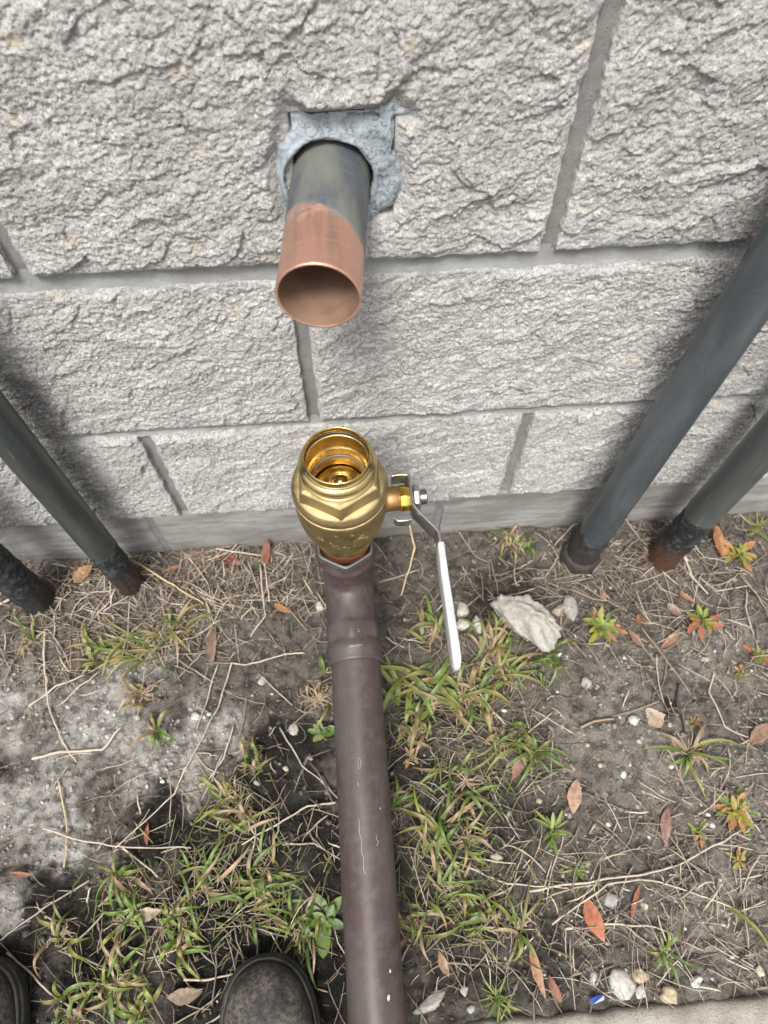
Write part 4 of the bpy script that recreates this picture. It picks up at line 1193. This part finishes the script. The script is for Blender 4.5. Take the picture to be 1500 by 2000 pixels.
# ------------------------------------------------------------------ single dry stalks
STALK = {
 'S1': ([(-.1965, -.0073), (-.1303, -.0193), (-.1224, -.0882)], .0011, 'p', 'bright straw bent at a right angle below the wall foot'),
 'S2': ([(-.1366, -.0298), (-.1279, -.1074), (-.1465, -.135)], .0012, 'p', 'straw snapped back on itself with a thick pale cut end'),
 'S3': ([(-.1175, -.0108), (-.0991, -.0217), (-.119, -.045)], .0009, 'p', 'short straw kinked in a V beside the red brown leaf'),
 'S4': ([(-.0774, -.163), (-.1012, -.1598), (-.1532, -.1728), (-.1716, -.1674), (-.1815, -.2061), (-.1854, -.2243), (-.201, -.2585), (-.2342, -.3203), (-.296, -.3739)], .0010, 'p', 'longest pale stalk, zigzagging from near the brown pipe across the sandy soil'),
 'S5': ([(-.1887, -.1667), (-.2, -.2086), (-.2108, -.2486)], .0009, 'p', 'thin straight stalk leading down from the long brown leaf'),
 'S6': ([(-.167, -.2457), (-.1753, -.2844), (-.2015, -.3144)], .0010, 'p', 'bent stalk pointing at the black muck patch'),
 'S8': ([(-.4075, -.2678), (-.3729, -.2633), (-.3239, -.2641), (-.2987, -.24)], .0017, 'p', 'thick pale straw lying across the sand past the hollow'),
 'S9': ([(-.3802, -.3477), (-.3269, -.3652), (-.2827, -.3739), (-.213, -.3793)], .0010, 'p', 'nearly level straw lying over the black muck'),
 'S10': ([(-.3718, -.2926), (-.355, -.3496), (-.3524, -.3893)], .0011, 'y', 'yellowish straw curved across the sandy soil, crossing the level straw'),
 'S11': ([(-.2966, -.3675), (-.2485, -.4061)], .0011, 'p', 'short straight tan straw slanting over the black muck'),
 'S13': ([(-.4037, -.466), (-.3644, -.4943), (-.3148, -.5291)], .0011, 'p', 'straw slanting away from the boot that stands apart'),
 'S14': ([(-.3239, -.4043), (-.3691, -.4282), (-.4113, -.4537)], .0010, 'g', 'grey stalk slanting across dark soil uphill of the boot that stands apart'),
 'S15': ([(-.0449, -.3434), (-.078, -.3464), (-.1199, -.3651), (-.1549, -.3812)], .0011, 'p', 'pale stalk running from under the brown pipe towards the grass'),
 'S16': ([(-.1091, -.2533), (-.083, -.3003), (-.0445, -.335)], .0010, 'g', 'grey forked stalk slanting to the brown pipe over black soil'),
 'S17': ([(-.1082, -.3848), (-.0703, -.3861), (-.0419, -.4057)], .0009, 'g', 'thin grey straw angled down beside the brown pipe'),
 'S18': ([(-.2115, -.5049), (-.1899, -.5075), (-.1578, -.5046)], .0012, 'p', 'pale straw tucked against the toe of the boot next to the pipe'),
 'S19': ([(.1641, -.4523), (.2461, -.4486), (.3023, -.4463), (.3423, -.4407), (.4238, -.4099)], .0012, 'p', 'long pale stalk rising gently towards the yellow and orange weeds'),
 'S20': ([(.1864, -.4861), (.2536, -.4543), (.2924, -.4507), (.3334, -.4615), (.3972, -.4903), (.4288, -.4829)], .0010, 'p', 'long arched stalk passing just above the orange red leaf'),
 'S21': ([(.2005, -.492), (.2423, -.4904), (.2895, -.4951), (.3151, -.5057)], .0011, 'p', 'pale stalk lying across the orange red leaf'),
 'S22': ([(.0855, -.4156), (.1237, -.434), (.1426, -.4431), (.2045, -.453)], .0010, 'p', 'brownish stalk reaching the fine star shaped weed'),
 'S23': ([(.0715, -.004), (.0790, -.0344), (.0701, -.0569), (.0553, -.0883)], .0014, 'y', 'yellow straw propped against the wall foot behind the valve lever'),
 'S24': ([(-.415, -.1049), (-.4097, -.1573), (-.3986, -.2011), (-.3755, -.2451), (-.3535, -.2766)], .0012, 'p', 'long curved stalk running down the sandy patch from the upright blades'),
 'S25': ([(-.3049, -.0195), (-.2586, -.0512), (-.2086, -.0868)], .0013, 'y', 'golden straw slanting down from behind the dark rusty pipe foot'),
 'S26': ([(-.3406, -.087), (-.2842, -.0508)], .0012, 'g', 'pinkish grey straight stalk in front of the dark rusty pipe foot'),
 'S27': ([(-.4216, -.2031), (-.3895, -.1812), (-.3536, -.1721)], .0013, 'p', 'bent tan stalk at the upper side of the sandy patch'),
 'S28': ([(-.4867, -.0666), (-.4622, -.053)], .0022, 'p', 'thick short pale reed beside the black tarred pipe'),
 'S29': ([(.4517, -.0661), (.456, -.0936), (.4714, -.1212)], .0015, 'p', 'pale stalk slanting down from the bright rusty pipe foot'),
 'S30': ([(.3708, -.0986), (.4022, -.0933), (.432, -.0841)], .0009, 'g', 'thin grey stalk lying in front of the bright rusty pipe foot'),
 'S31': ([(.3793, -.1997), (.3731, -.2328), (.3721, -.2606)], .0010, 'g', 'straight grey stalk pointing at the crumpled tan pod'),
 'S32': ([(.3694, -.1593), (.3897, -.2039), (.4099, -.2506)], .0010, 'b', 'brown stalk slanting between the red leaved weed and the black root'),
 'S33': ([(.451, -.2254), (.4351, -.2506), (.4376, -.2951), (.4678, -.3097)], .0010, 'p', 'pale hooked stalk curving past the sparse star shaped grass'),
 'S34': ([(.3986, -.2367), (.3893, -.258), (.3886, -.2789), (.3872, -.2993)], .0013, 'k', 'black wiry root lying on the grey soil'),
 'S35': ([(.4675, -.096), (.4848, -.1169), (.534, -.1131)], .0010, 'p', 'pale curved stalk below the orange leaved weed by the wall'),
 'S36': ([(.2602, -.2828), (.2789, -.2768), (.3034, -.2743)], .0017, 'b', 'stout twig lying alone on bare grey soil'),
}
SCOL = {'p': (.42, .355, .285), 'y': (.45, .35, .21), 'g': (.32, .28, .245), 'b': (.27, .20, .14), 'k': (.018, .017, .017)}
for k, (pl, r, ck, lb) in STALK.items():
    P = []
    for i in range(len(pl) - 1):
        a, b = np.array(pl[i]), np.array(pl[i + 1]); m = 6
        for f in np.linspace(0, 1, m, endpoint=False): P.append(a + (b - a) * f)
    P.append(np.array(pl[-1])); P = np.array(P)
    P = P + np.stack([fbm(P[:, 0] / .03, P[:, 1] / .03 + r * 9000, 171, 2), fbm(P[:, 1] / .03, P[:, 0] / .03 + r * 9000, 173, 2)], -1) * .0016
    h = gh(P[:, 0], P[:, 1])
    for _ in range(6): h = np.maximum(h, np.convolve(np.pad(h, 1, 'edge'), [.25, .5, .25], 'valid'))
    zz = h + r + .0035
    if k == 'S23': zz = zz + np.linspace(.038, 0, len(P))
    if k in ('S4', 'S1', 'S25', 'S9'): zz = zz + .003
    rad = r * np.linspace(1.1, .75, len(P)) * (1 + .12 * np.sin(np.arange(len(P)) * 2.1))
    V, Q, T = sweep(np.column_stack([P, zz]), rad, 7)
    c = np.array(SCOL[ck]) * (1 + .16 * fbm(V[:, 0] / .012, V[:, 1] / .012, 177, 3))[:, None]
    o = link('dry_stalk' if ck not in 'k' else 'wiry_root', mesh_np('dry_stalk', V, Q, T, np.clip(c, .01, .8)), MAT['straw'])
    props(o, lb, 'stalk' if ck != 'k' else 'root', 'single dry stalks on the soil')

# ------------------------------------------------------------------ fallen leaves
def leaf_mesh(P0_, P1_, w, zf, c0, c1, fold=.25, curl=.0, twist=0.0, shape=1.0, ragged=.0, nseg=12):
    """blade from P0_ to P1_ (3-D), width w, folded along its rib and curled"""
    P0_, P1_ = np.array(P0_, float), np.array(P1_, float)
    d = P1_ - P0_; L = np.linalg.norm(d); t = d / L
    sv = np.cross(t, [0, 0, 1]); sv /= np.linalg.norm(sv); up = np.cross(sv, t)
    V, C = [], []
    across = np.array([-1, -.5, 0, .5, 1])
    rg = np.random.default_rng(int(abs(P0_[0]) * 1e5) % 9999)
    for i, s in enumerate(np.linspace(0, 1, nseg + 1)):
        prof = (math.sin(math.pi * s ** shape)) ** .8 if 0 < s < 1 else 0.0
        hw = max(.0004, w / 2 * prof) * (1 + ragged * rg.normal())
        c = P0_ + d * s + up * (curl * L * 4 * s * (1 - s)) + sv * (.04 * L * math.sin(3 * s))
        tw = twist * (s - .5)
        for a in across:
            off = a * hw
            V.append(c + sv * off * math.cos(tw) + up * (abs(a) * hw * fold + off * math.sin(tw) + zf))
            base = np.array(c0) * (1 - s) + np.array(c1) * s
            C.append(base * (.78 if a == 0 else 1.0) * (1 + .07 * rg.normal()))
    return np.array(V), grid_faces(nseg + 1, 5), np.clip(np.array(C), .008, .8)

LEAF = {
 'L1': ((-.1939, -.1081), (-.1956, -.169), .0137, (.20, .125, .085), (.27, .19, .135), 'long brown leaf lying lengthwise on grey soil beside a pale stalk'),
 'L2': ((-.1165, -.0894), (-.0934, -.1049), .0090, (.48, .24, .08), (.40, .17, .06), 'small bright tan orange leaf on bare brown soil near the elbow'),
 'L3': ((-.2, -.0896), (-.1895, -.0593), .0100, (.26, .18, .13), (.22, .12, .08), 'grey brown leaf standing in straw above the long brown leaf'),
 'L4': ((-.1213, -.0032), (-.1263, -.0343), .0115, (.20, .06, .03), (.25, .085, .045), 'red brown leaf propped upright against the wall foot'),
 'L5': ((-.1946, -.0128), (-.1588, -.0303), .0125, (.16, .03, .022), (.19, .035, .022), 'dark red leaf under straw at the wall foot'),
 'L6': ((-.388, -.0391), (-.3668, -.0147), .0205, (.42, .21, .09), (.48, .27, .13), 'round orange leaf lying between two dark pipes'),
 'L7': ((-.2706, -.0358), (-.2434, -.0248), .0080, (.26, .10, .05), (.28, .13, .07), 'narrow rusty leaf in straw right of the dark rusty pipe foot'),
 'L8': ((-.2348, -.0161), (-.209, -.0078), .0080, (.25, .12, .07), (.22, .11, .07), 'small brown leaf lying along the wall foot above the straw mat'),
 'L9': ((.502, -.0288), (.5059, -.0708), .0148, (.36, .14, .045), (.30, .10, .03), 'glossy rust brown leaf upright behind the orange weed by the wall'),
 'L10': ((.3285, -.0961), (.3314, -.1202), .0082, (.36, .18, .12), (.38, .21, .15), 'small pinkish leaf just above the large green rosette weed'),
 'L11': ((.4279, -.1118), (.4507, -.1314), .0078, (.36, .16, .09), (.40, .20, .12), 'slim rust leaf slanting above the red leaved weed'),
 'L12': ((.412, -.1307), (.4321, -.149), .0110, (.33, .22, .18), (.30, .19, .155), 'dull pinkish grey leaf left of the red leaved weed'),
 'L13': ((.3513, -.1622), (.3656, -.1871), .0090, (.36, .17, .11), (.32, .16, .11), 'pink brown leaf slanting right of the large green rosette weed'),
 'L14': ((.387, -.1915), (.4198, -.1653), .0100, (.40, .20, .11), (.33, .18, .11), 'light brown leaf rising towards the red leaved weed'),
 'L15': ((.4653, -.3165), (.4956, -.2942), .0175, (.26, .14, .09), (.33, .20, .14), 'broad curled brown leaf on soil beyond the sparse star shaped grass'),
 'L16': ((.3602, -.29), (.3487, -.2647), .0200, (.44, .32, .22), (.52, .42, .31), 'crumpled tan pod lying beside the bright white chip'),
 'L17': ((.1914, -.3045), (.1679, -.3357), .0130, (.30, .14, .10), (.34, .17, .12), 'reddish brown leaf leaning on a green grass star'),
 'L18': ((.2438, -.3409), (.2322, -.3785), .0160, (.42, .26, .17), (.46, .29, .19), 'smooth tan leaf alone on open grey soil'),
 'L19': ((.2274, -.4648), (.2401, -.5071), .0190, (.42, .12, .05), (.46, .15, .06), 'large bright orange red leaf crossed by a pale stalk'),
 'L20': ((.2914, -.4572), (.274, -.4915), .0055, (.38, .13, .06), (.30, .11, .06), 'very thin orange leaf right of the large orange red leaf'),
 'L21': ((.1589, -.4998), (.1664, -.5518), .0105, (.42, .20, .10), (.46, .26, .15), 'long tan orange leaf pointing down to the path'),
 'L22': ((.174, -.5321), (.1827, -.5575), .0090, (.32, .12, .07), (.30, .14, .09), 'red brown leaf almost touching the path edge'),
 'L23': ((.0594, -.501), (.0675, -.5252), .0100, (.38, .25, .16), (.42, .28, .18), 'tan leaf on dark soil close to the brown pipe'),
 'L24': ((.3455, -.3806), (.3306, -.4213), .0125, (.30, .17, .13), (.33, .20, .16), 'pink brown leaf half under stalks left of the yellow weed'),
 'L25': ((-.27, -.4433), (-.2398, -.4393), .0135, (.42, .33, .22), (.38, .29, .20), 'light tan speckled leaf lying level in the grass between the boots'),
 'L26': ((-.2271, -.5191), (-.192, -.5174), .0150, (.28, .20, .14), (.33, .24, .17), 'wide dull brown leaf left of the boot next to the pipe'),
 'L27': ((-.2639, -.35), (-.2631, -.3737), .0055, (.36, .09, .06), (.30, .07, .05), 'small thin red leaf on the black muck'),
 'L28': ((-.4103, -.3899), (-.386, -.3934), .0055, (.30, .13, .08), (.28, .12, .08), 'small rusty leaf on sand uphill of the boot that stands apart'),
 'L29': ((.1457, -.2247), (.1613, -.2344), .0090, (.20, .045, .03), (.22, .06, .04), 'dark red leaf under grass below the lever tip'),
 'L30': ((.0469, -.2542), (.0388, -.2801), .0110, (.62, .58, .50), (.36, .22, .13), 'tan leaf with a white tip by the brown pipe'),
 'L31': ((-.1174, -.4527), (-.1068, -.4647), .0105, (.33, .15, .10), (.30, .14, .10), 'brown leaf beside the broad leaved weed at the pipe'),
}
for i, (k, (a, b, w, c0, c1, lb)) in enumerate(LEAF.items()):
    rg = random.Random(i * 13 + 5)
    za = gz(*a) + .0035; zb2 = gz(*b) + .0035
    n_mid = gz((a[0] + b[0]) / 2, (a[1] + b[1]) / 2) + .005
    za, zb2 = max(za, n_mid - .002), max(zb2, n_mid - .002)
    if k in ('L4', 'L9'): za += .018
    c0, c1 = [tuple(np.array(q) * .72 + .06 * np.mean(q)) for q in (c0, c1)]
    V, Q, C = leaf_mesh((*a, za), (*b, zb2), w, .001, c0, c1, rg.uniform(.15, .45), rg.uniform(.01, .05), rg.uniform(-1.1, 1.1), rg.uniform(.75, 1.1), .16 if k == 'L16' else .07)
    o = link('fallen_leaf', mesh_np('fallen_leaf', V, Q, None, C), MAT['leaf'])
    props(o, lb, 'leaf' if k != 'L16' else 'seed pod', 'fallen leaves on the soil')
    if k == 'L16': o.name = 'seed_pod'

# ------------------------------------------------------------------ grass tufts
GREENS = [((.105, .160, .028), (.160, .235, .045)), ((.085, .145, .026), (.130, .200, .042)), ((.16, .19, .04), (.24, .26, .06)), ((.15, .15, .04), (.28, .21, .07)), ((.14, .17, .045), (.34, .215, .10)), ((.22, .165, .07), (.33, .215, .11)), ((.30, .22, .13), (.36, .27, .18))]
def blade_mesh(root, az, L, w, rise, c0, c1, droop=1.0, side=0.0, nseg=8, fold=.35):
    V, C = [], []
    x, y, zg = root
    for i, s in enumerate(np.linspace(0, 1, nseg + 1)):
        a = az + side * s
        d = L * (s - .06 * s * s)
        px, py = x + math.cos(az + side * s * .6) * d, y + math.sin(az + side * s * .6) * d
        g0 = gz(px, py) + .0018
        zz = max(g0, zg + rise * (math.sin(math.pi * min(1, s * .92 + .04)) if droop > .5 else s) + (g0 - zg) * s * .6)
        hw = w / 2 * (.55 + .45 * min(1, s / .22)) * (1 - max(0, (s - .35) / .65) ** 1.6) + .00015
        nx, ny = -math.sin(a), math.cos(a)
        for q in (-1, 0, 1):
            V.append((px + nx * hw * q, py + ny * hw * q, zz + abs(q) * hw * fold))
            k = s ** 1.4
            cc = np.array(c0) * (1 - k) + np.array(c1) * k
            C.append(cc * (.85 if q == 0 else 1))
    V = np.array(V); V[:, 1] = np.minimum(V[:, 1], -.002)
    return V, grid_faces(nseg + 1, 3), np.array(C)

def tuft(idx, x, y, r, n, mixw, label, az=None, spread=math.pi, rise=.016, wid=.0036, roots=18, dirs=None):
    zg = gz(x, y)
    e = empty('grass_tuft', (x, y, zg), label, 'grass', 'grass tufts in the soil')
    rg = random.Random(1000 + idx)
    for b in range(int(n * 1.5) if dirs is None else len(dirs)):
        if dirs is not None:
            a = R(dirs[b][0]); L = dirs[b][1]; cls = dirs[b][2]
        else:
            a = (rg.uniform(0, 2 * math.pi) if az is None else az + rg.uniform(-spread, spread))
            L = r * rg.uniform(.45, 1.35); cls = rg.choices(range(7), mixw)[0]
        c0, c1 = GREENS[cls]; j = rg.uniform(.75, 1.25)
        jo = .10 if dirs is not None else .42
        ro = (x + rg.uniform(-jo, jo) * r, min(-.006, y + rg.uniform(-jo, jo) * r), 0)
        ro = (ro[0], ro[1], gz(ro[0], ro[1]) + .001)
        V, Q, C = blade_mesh(ro, a, L, wid * rg.uniform(.65, 1.2), rise * rg.uniform(.4, 1.25), np.array(c0) * j, np.array(c1) * j, 1.0, rg.uniform(-.95, .95), 8)
        link('blade', mesh_np('blade', V, Q, None, np.clip(C, .01, .7)), MAT['grass'], e)
    if roots:
        Vs, Qs, Ts, n0 = [], [], [], 0
        for b in range(roots):
            a = rg.uniform(0, 6.28); L = r * rg.uniform(.3, .85); P = []
            for s in np.linspace(0, 1, 6):
                aa = a + s * rg.uniform(-.6, .6); px, py = x + math.cos(aa) * L * s, min(-.003, y + math.sin(aa) * L * s)
                P.append((px, py, max(gz(px, py) + .001, zg) + .005 * math.sin(3.1 * s) * rg.uniform(.2, 1.2) + .001))
            V, Q, T = sweep(P, np.linspace(.0008, .00035, 6) * rg.uniform(.7, 1.4), 4)
            Vs.append(V); Qs.append(Q + n0); Ts.append(T + n0); n0 += len(V)
        V = np.vstack(Vs)
        c = np.array([.34, .255, .175]) * (1 + .4 * fbm(V[:, 0] / .02, V[:, 1] / .02, 181 + idx % 20, 2))[:, None]
        ro = link('dry_roots', mesh_np('dry_roots', V, np.vstack(Qs), np.vstack(Ts), np.clip(c, .03, .6)), MAT['straw'], e)
        ro['kind'] = 'stuff'
    return e
W1 = [5, 4, 4, 1, 1, .5, 1.5]; W2 = [3, 2, 4, 2, 2.5, 1.5, 2.5]; W3 = [1, .5, 3, 3, 2, 3, 5]; WG = [6, 6, 1, 0, 0, 0, 0]
D = math.pi
TUFTS = [
 (1, .2256, -.026, .040, 9, W2, 'yellow green tuft with curled dry roots against the wall foot', dict(roots=22, az=None)),
 (2, .0936, -.1462, .041, 9, W2, 'small tuft growing left of the white lever grip', dict(az=R(115), spread=1.4)),
 (3, .1664, -.1616, .046, 12, W3, 'orange tipped tuft in front of the large limestone', dict(az=R(70), spread=1.3, rise=.024)),
 (4, .1661, -.1985, .054, 15, W2, 'wide tuft fanning right below the large limestone', dict(az=R(15), spread=1.5, roots=22)),
 (5, .0612, -.2196, .058, 18, W1, 'brightest green tuft pressed against the brown pipe', dict(wid=.0062, roots=10)),
 (6, .1225, -.2314, .054, 17, W2, 'full green tuft under the tip of the lever', dict(wid=.0055, roots=26)),
 (7, .2292, -.1939, .037, 8, WG, 'green blades overhanging the lower end of the large limestone', dict(az=R(-35), spread=1.0, rise=.022, roots=4)),
 (8, .1641, -.2861, .040, 9, W2, 'olive tuft with leaning blades above the green grass star', dict(roots=20)),
 (9, .2003, -.304, .051, 0, W1, 'green grass star with the reddish brown leaf leaning on it', dict(dirs=[(180, .052, 0), (175, .03, 2), (232, .052, 0), (98, .042, 1), (110, .028, 0), (-8, .055, 0), (-15, .03, 1), (-60, .048, 0), (-85, .035, 1), (25, .035, 2), (150, .03, 3)], roots=8)),
 (10, .1115, -.3325, .050, 11, W1, 'narrow leaved green tuft on dark soil below the olive tuft', dict(az=R(-60), spread=2.0)),
 (11, .0303, -.3473, .037, 9, W1, 'green tuft hugging the brown pipe by the small two coloured weed', dict(az=R(60), spread=1.5, rise=.022)),
 (12, .07, -.3985, .045, 11, W1, 'upright green tuft midway down the brown pipe', dict(az=R(75), spread=1.7, rise=.026, roots=16)),
 (13, .0793, -.4432, .044, 11, W1, 'spreading green tuft with pink roots below the upright tuft', dict(az=R(10), spread=1.9, roots=18)),
 (14, .0392, -.4698, .040, 9, W3, 'yellowing tuft beside the lower brown pipe', dict(roots=16)),
 (15, .1469, -.4879, .046, 0, W2, 'six pointed yellow green grass star near the path', dict(dirs=[(120, .046, 2), (95, .040, 0), (75, .060, 4), (165, .058, 2), (150, .035, 6), (-40, .040, 1), (-105, .042, 3), (40, .045, 3), (-80, .03, 2)], roots=10)),
 (16, .3868, -.3213, .057, 0, W2, 'sparse star shaped grass with a few long splayed blades', dict(dirs=[(160, .062, 1), (140, .050, 6), (205, .036, 1), (230, .03, 0), (-95, .055, 4), (-100, .03, 3), (25, .072, 2), (72, .050, 6), (-25, .066, 2), (-35, .062, 1), (-48, .04, 5)], roots=20, wid=.0046)),
 (17, .3009, -.5189, .031, 0, W1, 'small green tuft standing by the angular tan stone', dict(dirs=[(110, .026, 1), (65, .034, 2), (40, .036, 1), (-55, .046, 1), (-70, .040, 0), (-85, .03, 2), (-120, .026, 0), (190, .02, 2)], roots=6)),
 (18, .3817, -.4865, .034, 0, W2, 'single arching yellow green blade on the pale soil', dict(dirs=[(-42, .062, 2)], roots=2)),
 (19, -.4308, -.1191, .041, 0, WG, 'few tall green blades upright beside the sandy patch', dict(dirs=[(100, .048, 0), (95, .040, 2), (112, .03, 1), (-75, .04, 3)], roots=12, rise=.03)),
 (20, -.3439, -.1401, .038, 9, W2, 'green fan of blades at the edge of the brown grass mat', dict(az=R(170), spread=1.2)),
 (21, -.2864, -.1362, .055, 22, W3, 'combed mat of yellow brown grass left of the long brown leaf', dict(az=R(178), spread=.5, wid=.0034, roots=20, rise=.012)),
 (22, -.2479, -.1168, .042, 10, W3, 'curly dry tuft beyond the combed grass mat', dict(roots=30)),
 (23, -.2581, -.2476, .030, 0, W1, 'little green star of grass on pale sand', dict(dirs=[(230, .024, 0), (250, .022, 0), (-60, .026, 0), (-30, .036, 1), (205, .038, 5), (100, .03, 3), (75, .034, 4), (270, .02, 1)], roots=10)),
 (24, -.2776, -.2009, .030, 6, W3, 'sparse reddish tuft above the little green star of grass', dict(az=R(190), spread=1.0, roots=22)),
 (25, -.1435, -.2954, .031, 7, W2, 'slender tuft on black soil with one upright blade', dict(az=R(85), spread=1.2, rise=.03)),
 (26, -.1743, -.3276, .037, 8, W2, 'flat tuft reaching left over the black muck', dict(az=R(165), spread=1.2)),
 (27, -.1587, -.3538, .038, 11, W3, 'orange tipped tuft at the middle of the grassy strip', dict(roots=16)),
 (28, -.1316, -.4141, .042, 11, W1, 'green tuft with broad blades near the broad leaved weed', dict(az=R(20), spread=1.6)),
 (29, -.197, -.4217, .047, 11, W1, 'leafy green tuft with one long blade pointing at the muck', dict(az=R(50), spread=1.9)),
 (30, -.2796, -.4128, .036, 9, W1, 'low green tuft at the lower edge of the black muck', dict()),
 (31, -.2788, -.4499, .041, 10, W1, 'green tuft beside the light tan speckled leaf', dict()),
 (32, -.1287, -.4386, .041, 11, W1, 'dense green tuft directly uphill of the boot next to the pipe', dict(roots=16)),
 (33, -.2237, -.4469, .033, 9, W2, 'bushy little tuft right of the light tan speckled leaf', dict(roots=18)),
 (34, -.2816, -.5032, .040, 12, W1, 'long bladed tuft between the boots', dict(wid=.004)),
 (35, -.3267, -.5241, .034, 10, W1, 'grassy tuft next to the boot that stands apart', dict(wid=.004)),
 (36, -.2526, -.5299, .030, 10, W1, 'short green tuft below the long bladed tuft', dict(wid=.004)),
 (37, -.0869, -.4696, .036, 16, W1, 'shaggy fine grass tuft between boot toe and brown pipe', dict(wid=.0028, roots=14)),
 (38, -.0506, -.1880, .026, 0, WG, 'lone green blade rising beside the elbow cup', dict(dirs=[(105, .032, 0)], roots=3, wid=.0062)),
 (39, -.0622, -.2218, .037, 3, [0, 0, 0, 1, 1, 2, 2], 'clump of brown dry roots against the brown pipe', dict(roots=34)),
 (40, -.215, -.475, .034, 9, W1, 'green tuft uphill of the wide dull brown leaf', dict(wid=.004)),
 (41, .105, -.395, .034, 7, W1, 'thin tuft on dark soil right of the upright green tuft', dict(az=R(-20), spread=1.4)),
 (42, .060, -.270, .034, 8, W3, 'dry tuft below the brightest green tuft', dict(roots=26)),
 (43, -.345, -.455, .030, 6, W2, 'scruffy small tuft uphill of the boot that stands apart', dict(roots=16, wid=.0035)),
 (44, .118, -.468, .034, 8, W2, 'loose tuft above the six pointed grass star', dict(az=R(190), spread=1.5)),
]
for (i, x, y, r, n, mw, lb, kw) in TUFTS:
    tuft(i, x, y, r, n, mw, lb, **kw)

# ------------------------------------------------------------------ small weeds
def weed(idx, x, y, r, n, cols, label, shape='spat', rise=.5, wid=.30, lobes=True):
    zg = gz(x, y)
    e = empty('weed', (x, y, zg), label, 'weed', 'small weeds in the soil')
    rg = random.Random(500 + idx)
    n = int(n * 2.0) if shape == 'spat' else n
    ox, oy = x, y
    for b in range(n):
        x, y = ox + rg.uniform(-.14, .14) * r, min(-.006, oy + rg.uniform(-.14, .14) * r)
        a = b * 2.399 + rg.uniform(-.6, .6)
        inner = b / max(1, n - 1)
        L = r * (1.0 - .62 * inner) * (rg.uniform(.40, 1.1) if shape == 'spat' else rg.uniform(.6, 1.1))
        w = L * wid * rg.uniform(.8, 1.2)
        ci = min(len(cols) - 1, int((1 - inner) * len(cols) * .999)) if shape != 'fine' else rg.randrange(len(cols))
        ci = max(0, min(len(cols) - 1, ci + rg.choice([0, 0, 0, -1, 1])))
        c = np.array(cols[ci]) * rg.uniform(.8, 1.2)
        el = (.10 + inner * 1.05) * rise * rg.uniform(.4, 1.6)
        V, C = [], []
        ns = 9
        for i, s in enumerate(np.linspace(0, 1, ns + 1)):
            if shape == 'spat': pw = (.22 + .78 * math.sin(math.pi * min(1, max(0, (s - .18) / .82)) ** .85)) if s > .18 else .22
            else: pw = math.sin(math.pi * (.06 + .94 * s)) ** .7
            if s == 1: pw = .05
            if lobes and shape == 'spat' and 2 < i < ns: pw *= (1.14 if i % 2 else .80)
            hw = w / 2 * pw
            d = L * s * math.cos(el); hz_ = L * math.sin(el) * s - .25 * L * s * s * math.sin(el) + .0015
            px, py = x + math.cos(a) * d, min(-.002, y + math.sin(a) * d)
            zz = max(gz(px, py) + .0012, zg + hz_ + inner * .25 * r)
            nx, ny = -math.sin(a), math.cos(a)
            for q in (-1, 0, 1):
                V.append((px + nx * hw * q, py + ny * hw * q, zz + abs(q) * hw * .35))
                C.append(c * (1.12 if q == 0 else 1) * (.85 + .25 * s))
        link('leaf', mesh_np('leaf', V, grid_faces(ns + 1, 3), None, np.clip(np.array(C), .01, .7)), MAT['grass'], e)
    x, y = ox, oy
    st = [(x, y, zg - .002), (x + .001, y, zg + .25 * r), (x + .001, y + .001, zg + .42 * r)]
    tube_obj('stem', st, [.0012, .001, .0006], MAT['grass'], e, 6, None, True, 0, (.16, .15, .05))
    return e
G, YG, YE, OR, RD, DG = (.10, .155, .03), (.19, .215, .035), (.28, .225, .045), (.34, .17, .06), (.28, .095, .06), (.06, .12, .03)
weed(1, .3164, -.1581, .036, 18, [G, G, YG, YG, YE, OR], 'large green rosette weed with two orange lower leaves')
weed(2, .4515, -.1591, .030, 14, [G, YG, YG, RD, RD], 'red leaved weed with feathery green centre on open soil')
weed(3, .5306, -.0672, .036, 16, [YG, YG, YE, OR, OR], 'orange leaved weed growing by the wall under the rust brown leaf')
weed(4, .5182, -.2097, .027, 11, [G, YG, RD, RD], 'dark green and red weed at the outer edge of the soil')
weed(5, .4839, -.2307, .017, 8, [YG, G, OR], 'tiny yellow green weed with one orange leaf')
weed(6, .4249, -.3906, .036, 17, [YG, YE, YE, OR, OR, G], 'yellow and orange rosette weed on the far soil')
weed(7, .3751, -.4071, .019, 9, [G, YG, OR], 'small greenish orange weed left of the yellow rosette')
weed(8, .4086, -.4406, .021, 9, [YG, YE, OR], 'small orange weed below the yellow rosette')
weed(9, .2046, -.3955, .032, 22, [G, G, YG], 'bright green narrow leaved weed on dark soil', 'narrow', .85, .15, False)
weed(10, .2241, -.4366, .022, 22, [G, YG, G], 'fine star shaped green weed touching the long stalk', 'fine', .35, .09, False)
weed(11, .1159, -.5487, .030, 30, [G, G, YG], 'feathery green weed at the path edge', 'fine', .6, .08, False)
weed(12, .0481, -.3013, .017, 9, [G, YG, OR], 'small two coloured weed by the brown pipe')
weed(13, -.0585, -.2629, .024, 10, [DG, G, G], 'small clover like weed half hidden by the brown pipe', 'spat', .5, .5, False)
weed(14, -.0605, -.4645, .034, 10, [G, DG, G], 'broad leaved green weed at the side of the brown pipe', 'spat', .5, .42, False)
weed(15, .5726, -.0259, .032, 20, [YG, G, YG], 'wispy light green weed against the wall', 'fine', .9, .08, False)
weed(16, .3679, -.1513, .012, 7, [G, OR, RD], 'tiny seedling right of the large green rosette')
weed(17, .4055, -.2870, .013, 7, [RD, OR, G], 'tiny reddish seedling by the black wiry root')
